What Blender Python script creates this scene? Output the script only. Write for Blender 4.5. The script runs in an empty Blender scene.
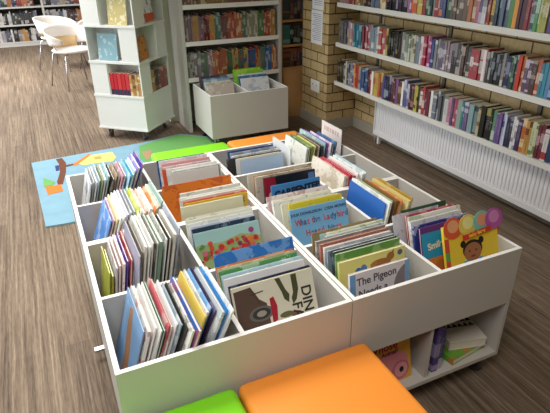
import bpy, bmesh, math, random
from mathutils import Matrix, Vector
random.seed(11)
SC=bpy.context.scene
COL=SC.collection
PI=math.pi
R=math.radians
# ------------------------------------------------------------------ materials
def lin(h):
    o=[]
    for i in (0,2,4):
        c=int(h[i:i+2],16)/255
        o.append(c/12.92 if c<=.04045 else ((c+.055)/1.055)**2.4)
    return (*o,1)
MATS={}
def new_mat(name):
    m=bpy.data.materials.new(name); m.use_nodes=True
    nt=m.node_tree; b=nt.nodes['Principled BSDF']
    return m,nt,b
def flat(h,rough=.5,metal=0,spec=.3,name=None,noise=0,alpha=1,trans=0):
    k=('f',h,rough,metal,spec,noise,alpha,trans)
    if k in MATS: return MATS[k]
    m,nt,b=new_mat(name or 'paint_'+h)
    b.inputs['Base Color'].default_value=lin(h); b.inputs['Roughness'].default_value=rough
    b.inputs['Metallic'].default_value=metal; b.inputs['Specular IOR Level'].default_value=spec
    b.inputs['Alpha'].default_value=alpha; b.inputs['Transmission Weight'].default_value=trans
    if noise:
        tc=nt.nodes.new('ShaderNodeTexCoord'); n=nt.nodes.new('ShaderNodeTexNoise')
        n.inputs['Scale'].default_value=9; n.inputs['Detail'].default_value=5
        mx=nt.nodes.new('ShaderNodeMix'); mx.data_type='RGBA'; mx.blend_type='MULTIPLY'
        mx.inputs[0].default_value=noise; mx.inputs[6].default_value=lin(h)
        nt.links.new(tc.outputs['Object'],n.inputs['Vector']); nt.links.new(n.outputs['Fac'],mx.inputs[7])
        nt.links.new(mx.outputs[2],b.inputs['Base Color'])
    MATS[k]=m; return m
def cover(base,acc,style):
    """printed book cover: 'art' = picture blobs and a lettered strip, 'spine' = title marks and bands, 'plain'"""
    k=('c',base,acc,style)
    if k in MATS: return MATS[k]
    m,nt,b=new_mat('cover_%s_%s'%(style,base)); N=nt.nodes; L=nt.links
    b.inputs['Roughness'].default_value=.38; b.inputs['Specular IOR Level'].default_value=.35
    tc=N.new('ShaderNodeTexCoord'); oi=N.new('ShaderNodeObjectInfo')
    sp=N.new('ShaderNodeSeparateXYZ'); L.new(tc.outputs['Generated'],sp.inputs[0])
    def math_(op,a,c,d=None):
        n=N.new('ShaderNodeMath'); n.operation=op
        for i,v in enumerate((a,c,d)):
            if v is None: continue
            if isinstance(v,(int,float)): n.inputs[i].default_value=v
            else: L.new(v,n.inputs[i])
        return n.outputs[0]
    rnd=math_('MULTIPLY',oi.outputs['Random'],57.0)
    def noise(scale,sx,sy,sz,thr,detail=2):
        mp=N.new('ShaderNodeMapping'); mp.inputs['Scale'].default_value=(sx,sy,sz)
        L.new(tc.outputs['Generated'],mp.inputs['Vector'])
        n=N.new('ShaderNodeTexNoise'); n.noise_dimensions='4D'; n.inputs['Scale'].default_value=scale; n.inputs['Detail'].default_value=detail
        L.new(mp.outputs[0],n.inputs['Vector']); L.new(rnd,n.inputs['W'])
        return math_('GREATER_THAN',n.outputs['Fac'],thr)
    col=None
    def mix(fac,a,c):
        n=N.new('ShaderNodeMix'); n.data_type='RGBA'
        L.new(fac,n.inputs[0])
        for i,v in ((6,a),(7,c)):
            if isinstance(v,tuple): n.inputs[i].default_value=v
            else: L.new(v,n.inputs[i])
        return n.outputs[2]
    A=lin(base); Bc=lin(acc)
    if style=='spine': A,Bc=[tuple(.80*(c*.86+.14*(.3*q[0]+.6*q[1]+.1*q[2])) for c in q[:3])+(1,) for q in (A,Bc)]
    dark=tuple(c*.35 for c in lin(base)[:3])+(1,)
    lum=.3*A[0]+.6*A[1]+.1*A[2]
    ink=dark if lum>.25 else tuple(.2+.45*c for c in A[:3])+(1,)
    if style=='art':
        f=math_('MULTIPLY',noise(4.2,1,0,1,.56,4),.6); col=mix(f,A,Bc)
        f2=math_('MULTIPLY',noise(11,1,0,1,.62,2),.6); mid=tuple((x*.5+y*.5)*.7 for x,y in zip(A[:3],Bc[:3]))+(1,)
        col=mix(f2,col,mid)
    elif style=='spine':
        f=noise(2.6,.0,.0,1,.56,1); col=mix(f,A,Bc)
        z0=math_('GREATER_THAN',sp.outputs[2],.30); z1=math_('LESS_THAN',sp.outputs[2],.82)
        t=noise(11,.8,1.6,3.0,.55,0)
        y0=math_('GREATER_THAN',sp.outputs[1],.25); y1=math_('LESS_THAN',sp.outputs[1],.75)
        f3=math_('MULTIPLY',math_('MULTIPLY',z0,z1),math_('MULTIPLY',math_('MULTIPLY',y0,y1),t))
        col=mix(f3,col,ink)
    if col is None: b.inputs['Base Color'].default_value=A
    else: L.new(col,b.inputs['Base Color'])
    MATS[k]=m; return m
PAGE=flat('e9e4d6',.8,name='page_paper'); PAGE_OLD=flat('cfc4a8',.85,name='aged_page_paper')
LAM=flat('c8c4bd',.42,name='white_laminate'); LAM2=flat('c6c3be',.42,name='grey_white_laminate')
EDGE=flat('f2f1ee',.4,name='white_plastic_and_lit_rim')
CHROME=flat('c9c9cc',.22,1,name='chrome'); RUBBER=flat('4a4a4c',.6,name='black_rubber'); BLACKP=flat('1d1d1f',.5,name='black_plastic')
# ------------------------------------------------------------------ mesh helpers
def bx(bm,x0,x1,y0,y1,z0,z1,mi=0,M=None):
    v=[Vector((x,y,z)) for x in (x0,x1) for y in (y0,y1) for z in (z0,z1)]
    if M is not None: v=[M@p for p in v]
    v=[bm.verts.new(p) for p in v]
    for q in ((0,1,3,2),(4,6,7,5),(0,4,5,1),(2,3,7,6),(0,2,6,4),(1,5,7,3)):
        f=bm.faces.new([v[i] for i in q]); f.material_index=mi
def tube(bm,pts,r,seg=8,cap=True,mi=0):
    pts=[Vector(p) for p in pts]; rings=[]
    up=Vector((0,0,1))
    for i,p in enumerate(pts):
        d=(pts[min(i+1,len(pts)-1)]-pts[max(i-1,0)]).normalized()
        a=d.cross(up)
        if a.length<1e-3: a=d.cross(Vector((1,0,0)))
        a.normalize(); b_=d.cross(a)
        rr=r[i] if isinstance(r,(list,tuple)) else r
        rings.append([bm.verts.new(p+a*math.cos(t)*rr+b_*math.sin(t)*rr) for t in [2*PI*k/seg for k in range(seg)]])
    for i in range(len(rings)-1):
        for k in range(seg):
            f=bm.faces.new((rings[i][k],rings[i][(k+1)%seg],rings[i+1][(k+1)%seg],rings[i+1][k])); f.smooth=True; f.material_index=mi
    if cap:
        bm.faces.new(rings[0][::-1]).material_index=mi; bm.faces.new(rings[-1]).material_index=mi
def prism(bm,poly,t0,t1,M=None,mi=0):
    """outline in (x,z), extruded along y from t0 to t1"""
    a=[Vector((x,t0,z)) for x,z in poly]; b_=[Vector((x,t1,z)) for x,z in poly]
    if M is not None: a=[M@p for p in a]; b_=[M@p for p in b_]
    a=[bm.verts.new(p) for p in a]; b_=[bm.verts.new(p) for p in b_]; n=len(a)
    fs=[bm.faces.new(a),bm.faces.new(b_[::-1])]
    for i in range(n): fs.append(bm.faces.new((a[i],b_[i],b_[(i+1)%n],a[(i+1)%n])))
    for f in fs: f.material_index=mi
def slab(bm,poly,z0,z1,mi=0):
    a=[bm.verts.new((x,y,z0)) for x,y in poly]; b_=[bm.verts.new((x,y,z1)) for x,y in poly]; n=len(a)
    fs=[bm.faces.new(a[::-1]),bm.faces.new(b_)]
    for i in range(n): fs.append(bm.faces.new((a[i],a[(i+1)%n],b_[(i+1)%n],b_[i])))
    for f in fs: f.material_index=mi
def bevel(bm,w,seg=2):
    bmesh.ops.bevel(bm,geom=bm.edges[:],offset=w,segments=seg,profile=.5,affect='EDGES')
def obj(name,bm,mats,parent=None,M=None,smooth=False):
    bmesh.ops.recalc_face_normals(bm,faces=bm.faces[:])
    me=bpy.data.meshes.new(name); bm.to_mesh(me); bm.free()
    if not isinstance(mats,(list,tuple)): mats=[mats]
    for m in mats: me.materials.append(m)
    if smooth:
        for p in me.polygons: p.use_smooth=True
    o=bpy.data.objects.new(name,me); COL.objects.link(o)
    if parent: o.parent=parent
    if M is not None: o.matrix_basis=M
    return o
def box(name,b,m,parent=None,bv=0,M=None):
    bm=bmesh.new(); bx(bm,*b)
    if bv: bevel(bm,bv,2)
    return obj(name,bm,m,parent,M)
def tag(o,label,cat,group=None):
    o['label']=label; o['category']=cat
    if group: o['group']=group
    return o
def thing(name,label,cat,loc=(0,0,0),rz=0,group=None):
    o=bpy.data.objects.new(name,None); COL.objects.link(o); o.empty_display_size=.1
    o.location=loc; o.rotation_euler=(0,0,rz)
    return tag(o,label,cat,group)
def struct(o): o['kind']='structure'; return o
ORD=['','first','second','third','fourth','fifth','sixth','seventh','eighth','ninth','tenth']
def nth(n):
    if n<=10: return ORD[n]
    s='th' if 10<=n%100<=20 else {1:'st',2:'nd',3:'rd'}.get(n%10,'th')
    return '%d%s'%(n,s)
def text(name,s,size,m,parent,x,y,z,rot=0,bold=0,align='CENTER',sx=1):
    """flat lettering printed on a cover; local x/z plane, facing -y"""
    cu=bpy.data.curves.new('letters','FONT'); cu.body=s; cu.size=size; cu.align_x=align; cu.align_y='CENTER'; cu.extrude=.0002; cu.offset=bold
    t=bpy.data.objects.new('letters',cu); COL.objects.link(t)
    bpy.context.view_layer.update()
    me=bpy.data.meshes.new_from_object(t.evaluated_get(bpy.context.evaluated_depsgraph_get()))
    bpy.data.objects.remove(t); bpy.data.curves.remove(cu)
    me.name=name; me.materials.clear(); me.materials.append(m)
    o=bpy.data.objects.new(name,me); COL.objects.link(o); o.parent=parent
    o.matrix_basis=Matrix.Translation((x,y,z))@Matrix.Rotation(-rot,4,'Y')@Matrix.Rotation(PI/2,4,'X')@Matrix.Diagonal((sx,1,1,1))
    return o
# ------------------------------------------------------------------ books
def book(name,w,h,t,cm,M,label,group,cat='book',pages=True,flip=False,pm=None,soft=False):
    """cover board-spine-board (root mesh) with its block of pages; front cover on y=0, width x, height z"""
    b=.0011 if t<.012 else .0018
    if t<.006: b=.0008
    s=-1 if flip else 1
    P=[(-w/2,0),(w/2,0),(w/2,b),(-w/2+b*1.2,b),(-w/2+b*1.2,t-b),(w/2,t-b),(w/2,t),(-w/2,t)]
    bm=bmesh.new(); slab(bm,[(x*s,y) for x,y in P],0,h)
    o=obj(name,bm,cm,None,M); tag(o,label,cat,group)
    if pages:
        i=.0006 if soft else .0025
        x0,x1=sorted(((-w/2+b*1.3)*s,(w/2-i)*s))
        bm=bmesh.new(); bx(bm,x0,x1,b*1.02,t-b*1.02,i,h-i)
        obj('pages',bm,pm or PAGE,o)
    return o
def stand(x,y,z,rz,lean):
    return Matrix.Translation((x,y,z))@Matrix.Rotation(rz,4,'Z')@Matrix.Rotation(-lean,4,'X')
# ------------------------------------------------------------------ camera
cam=bpy.data.cameras.new('camera'); co=bpy.data.objects.new('camera',cam); COL.objects.link(co)
TH,YAW,ROLL=.465506,.428002,-.0130842
fw=Vector((math.sin(YAW)*math.cos(TH),math.cos(YAW)*math.cos(TH),-math.sin(TH)))
rt=Vector((math.cos(YAW),-math.sin(YAW),0)); up=rt.cross(fw)
r2=rt*math.cos(ROLL)+up*math.sin(ROLL); u2=up*math.cos(ROLL)-rt*math.sin(ROLL)
M=Matrix((r2,u2,-fw)).transposed().to_4x4(); M.translation=(0,0,1.57); co.matrix_world=M
cam.sensor_fit='HORIZONTAL'; cam.sensor_width=36; cam.lens=36*512.03/550; cam.clip_start=.05
SC.camera=co
# ------------------------------------------------------------------ setting materials
def carpet():
    m,nt,b=new_mat('carpet_plank'); N=nt.nodes; L=nt.links
    b.inputs['Roughness'].default_value=.75; b.inputs['Specular IOR Level'].default_value=.25
    tc=N.new('ShaderNodeTexCoord')
    def noise(sx,sy,detail,scale=1):
        mp=N.new('ShaderNodeMapping'); mp.inputs['Scale'].default_value=(sx,sy,1); L.new(tc.outputs['Object'],mp.inputs[0])
        n=N.new('ShaderNodeTexNoise'); n.inputs['Scale'].default_value=scale; n.inputs['Detail'].default_value=detail; n.inputs['Roughness'].default_value=.65
        L.new(mp.outputs[0],n.inputs['Vector']); return n.outputs['Fac']
    mp=N.new('ShaderNodeMapping'); mp.inputs['Rotation'].default_value=(0,0,PI/2); L.new(tc.outputs['Object'],mp.inputs[0])
    br=N.new('ShaderNodeTexBrick'); br.inputs['Scale'].default_value=1; br.inputs['Brick Width'].default_value=1.0; br.inputs['Row Height'].default_value=.12
    br.inputs['Mortar Size'].default_value=.0; br.inputs['Color1'].default_value=(.38,.38,.38,1); br.inputs['Color2'].default_value=(.62,.62,.62,1); br.offset=.37
    L.new(mp.outputs[0],br.inputs['Vector'])
    def mth(op,a,c):
        n=N.new('ShaderNodeMath'); n.operation=op
        for i,v in enumerate((a,c)):
            if isinstance(v,(int,float)): n.inputs[i].default_value=v
            else: L.new(v,n.inputs[i])
        return n.outputs[0]
    s=mth('ADD',mth('MULTIPLY',noise(75,1.3,3),.72),mth('MULTIPLY',noise(210,14,3),.35))
    s=mth('ADD',s,mth('MULTIPLY',br.outputs['Color'],.28))
    s=mth('SUBTRACT',s,.17)
    r=N.new('ShaderNodeValToRGB'); e=r.color_ramp.elements
    e[0].position=.30; e[0].color=lin('40362c'); e[1].position=.74; e[1].color=lin('a08f7a')
    k=e.new(.5); k.color=lin('716152')
    L.new(s,r.inputs[0]); L.new(r.outputs[0],b.inputs['Base Color'])
    bp=N.new('ShaderNodeBump'); bp.inputs['Strength'].default_value=.25; bp.inputs['Distance'].default_value=.004
    L.new(s,bp.inputs['Height']); L.new(bp.outputs[0],b.inputs['Normal'])
    return m
def brick():
    m,nt,b=new_mat('buff_brick'); N=nt.nodes; L=nt.links
    b.inputs['Roughness'].default_value=.85; b.inputs['Specular IOR Level'].default_value=.2
    tc=N.new('ShaderNodeTexCoord'); sp=N.new('ShaderNodeSeparateXYZ'); L.new(tc.outputs['Object'],sp.inputs[0])
    ad=N.new('ShaderNodeMath'); ad.operation='ADD'; L.new(sp.outputs[0],ad.inputs[0]); L.new(sp.outputs[1],ad.inputs[1])
    cb=N.new('ShaderNodeCombineXYZ'); L.new(ad.outputs[0],cb.inputs[0]); L.new(sp.outputs[2],cb.inputs[1])
    br=N.new('ShaderNodeTexBrick'); L.new(cb.outputs[0],br.inputs['Vector'])
    br.inputs['Scale'].default_value=1; br.inputs['Brick Width'].default_value=.25; br.inputs['Row Height'].default_value=.088
    br.inputs['Mortar Size'].default_value=.0052; br.inputs['Mortar Smooth'].default_value=.1; br.inputs['Bias'].default_value=0
    br.inputs['Color1'].default_value=lin('b39a6c'); br.inputs['Color2'].default_value=lin('c9b183'); br.inputs['Mortar'].default_value=lin('5a4936')
    n=N.new('ShaderNodeTexNoise'); n.inputs['Scale'].default_value=38; n.inputs['Detail'].default_value=4; L.new(tc.outputs['Object'],n.inputs['Vector'])
    mx=N.new('ShaderNodeMix'); mx.data_type='RGBA'; mx.blend_type='OVERLAY'; mx.inputs[0].default_value=.35
    L.new(br.outputs['Color'],mx.inputs[6]); L.new(n.outputs['Fac'],mx.inputs[7]); L.new(mx.outputs[2],b.inputs['Base Color'])
    bp=N.new('ShaderNodeBump'); bp.inputs['Strength'].default_value=.5; bp.inputs['Distance'].default_value=.006; bp.invert=True
    L.new(br.outputs['Fac'],bp.inputs['Height']); L.new(bp.outputs[0],b.inputs['Normal'])
    return m
BRICK=brick()
bm=bmesh.new(); bx(bm,-5,2.9,-1.5,11.6,-.06,0); struct(obj('floor',bm,carpet()))
bm=bmesh.new(); bx(bm,2.75,2.9,-1.5,4.13,0,2.7); struct(obj('wall_right',bm,BRICK))
bm=bmesh.new(); bx(bm,2.43,2.9,4.131,4.62,0,2.7); struct(obj('wall_pillar',bm,BRICK))
WPAINT=flat('d9d4c8',.8,name='wall_paint')
bm=bmesh.new(); bx(bm,1.15,2.9,5.06,5.16,0,2.7); struct(obj('wall_rear',bm,WPAINT))
bm=bmesh.new(); bx(bm,-5,2.9,11.4,11.55,0,2.7); struct(obj('wall_back',bm,WPAINT))
SKIRT=flat('a39c90',.6,name='grey_skirting_paint')
bm=bmesh.new(); bx(bm,2.733,2.75,-1.5,4.113,0,.10); struct(obj('baseboard_right',bm,SKIRT))
bm=bmesh.new(); bx(bm,2.412,2.749,4.113,4.130,0,.10); struct(obj('baseboard_pillar_front',bm,SKIRT))
bm=bmesh.new(); bx(bm,2.412,2.429,4.131,4.62,0,.10); struct(obj('baseboard_pillar_side',bm,SKIRT))
# notices and socket on the pillar
PAPER=flat('eef0f6',.7,name='white_paper'); GREYINK=flat('8a8c98',.8,name='grey_print')
def notice(z0,z1,y0,y1,lab):
    o=box('notice',(2.4265,2.4285,y0,y1,z0,z1),PAPER); tag(o,lab,'notice','notices on the brick pillar')
    bm=bmesh.new(); z=z1-.03; k=0
    while z>z0+.03:
        bx(bm,2.4258,2.4264,y0+.02,y1-.02-(.05 if k%4==3 else .012*(k%3)),z-.004,z); z-=.016; k+=1
    obj('print',bm,GREYINK,o); return o
notice(.775,1.07,4.235,4.445,'white printed notice taped to the brick pillar, lower of two')
notice(1.078,1.375,4.225,4.435,'white notice on the brick pillar, upper one cut by top edge')
t=thing('wall_socket','white double plug socket low on the brick pillar','socket',(2.4285,4.335,.385))
box('face_plate',(-.012,0,-.085,.085,-.055,.055),EDGE,t,.003)
for s in (-1,1):
    box('socket_hole',(-.0126,-.0121,s*.04-.004,s*.04+.004,.004,.02),BLACKP,t)
    box('socket_switch',(-.0155,-.0121,s*.04-.008,s*.04+.008,.026,.042),EDGE,t)
# ------------------------------------------------------------------ browser units
GX=[0.02716,0.38618,0.7452,1.10422,1.46325]; GY=[1.06215,1.42275,1.78335,2.14394,2.50454]
T=.014
def castor(parent,x,y,lever=False):
    bm=bmesh.new()
    bx(bm,x-.02,x+.02,y-.02,y+.02,.094,.0995); bx(bm,x-.016,x-.012,y-.022,y+.014,.03,.094); bx(bm,x+.012,x+.016,y-.022,y+.014,.03,.094)
    if lever: bx(bm,x-.088,x-.012,y-.012,y+.012,.052,.062)
    c=obj('castor',bm,CHROME,parent)
    bm=bmesh.new(); tube(bm,[(x-.011,y-.008,.0285),(x+.011,y-.008,.0285)],.028,14); obj('wheel',bm,RUBBER,c)
def panel(name,b,parent):
    bm=bmesh.new(); bx(bm,*b); o=obj(name,bm,[LAM,EDGE],parent)
    for p in o.data.polygons:
        if abs(p.normal.z)>.9 and p.center.z>b[4]+.001: p.material_index=1  # top faces coloured whiter, overhead light painted onto the rims
    return o
def unit(ix,iy,lab):
    x0=GX[ix]+.002; x1=GX[ix+2]-.002; y0=GY[iy]+.001; y1=GY[iy+2]-.001
    cx=(x0+x1)/2; cy=(y0+y1)/2
    t=thing('book_browser_unit',lab,'book box',(cx,cy,0),0,'white wheeled book browser units')
    hx=(x1-x0)/2; hy=(y1-y0)/2
    panel('side_panel',(-hx,-hx+T,-hy,hy,.10,.60),t); panel('side_panel',(hx-T,hx,-hy,hy,.10,.60),t)
    panel('front_panel',(-hx+T,hx-T,-hy,-hy+T,.36,.60),t); panel('back_panel',(-hx+T,hx-T,hy-T,hy,.36,.60),t)
    panel('divider',(-T/2,T/2,-hy+T,hy-T,.376,.594),t)
    panel('divider',(-hx+T,-T/2,-T/2,T/2,.376,.594),t); panel('divider',(T/2,hx-T,-T/2,T/2,.376,.594),t)
    box('bin_base',(-hx+T,hx-T,-hy+T,hy-T,.36,.3755),LAM,t)
    box('bottom_shelf',(-hx+T,hx-T,-hy,hy,.10,.118),LAM,t)
    box('partition',(-T/2,T/2,-hy+.01,hy-.01,.118,.36),LAM,t)
    for sx in (-1,1):
        for sy in (-1,1): castor(t,sx*(hx-.05),sy*(hy-.06)+.0,lever=(ix==0 and sx==-1 and iy==2 and sy==-1))
    return t
unit(0,0,'white wheeled book box unit nearest the camera on the left, behind green and orange cushions')
unit(2,0,'white wheeled book box unit front right with open lower shelf holding books')
unit(0,2,'white wheeled book box unit back left, beside the blue rug')
unit(2,2,'white wheeled book box unit back right, nearest the radiator, holding the sign')
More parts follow.
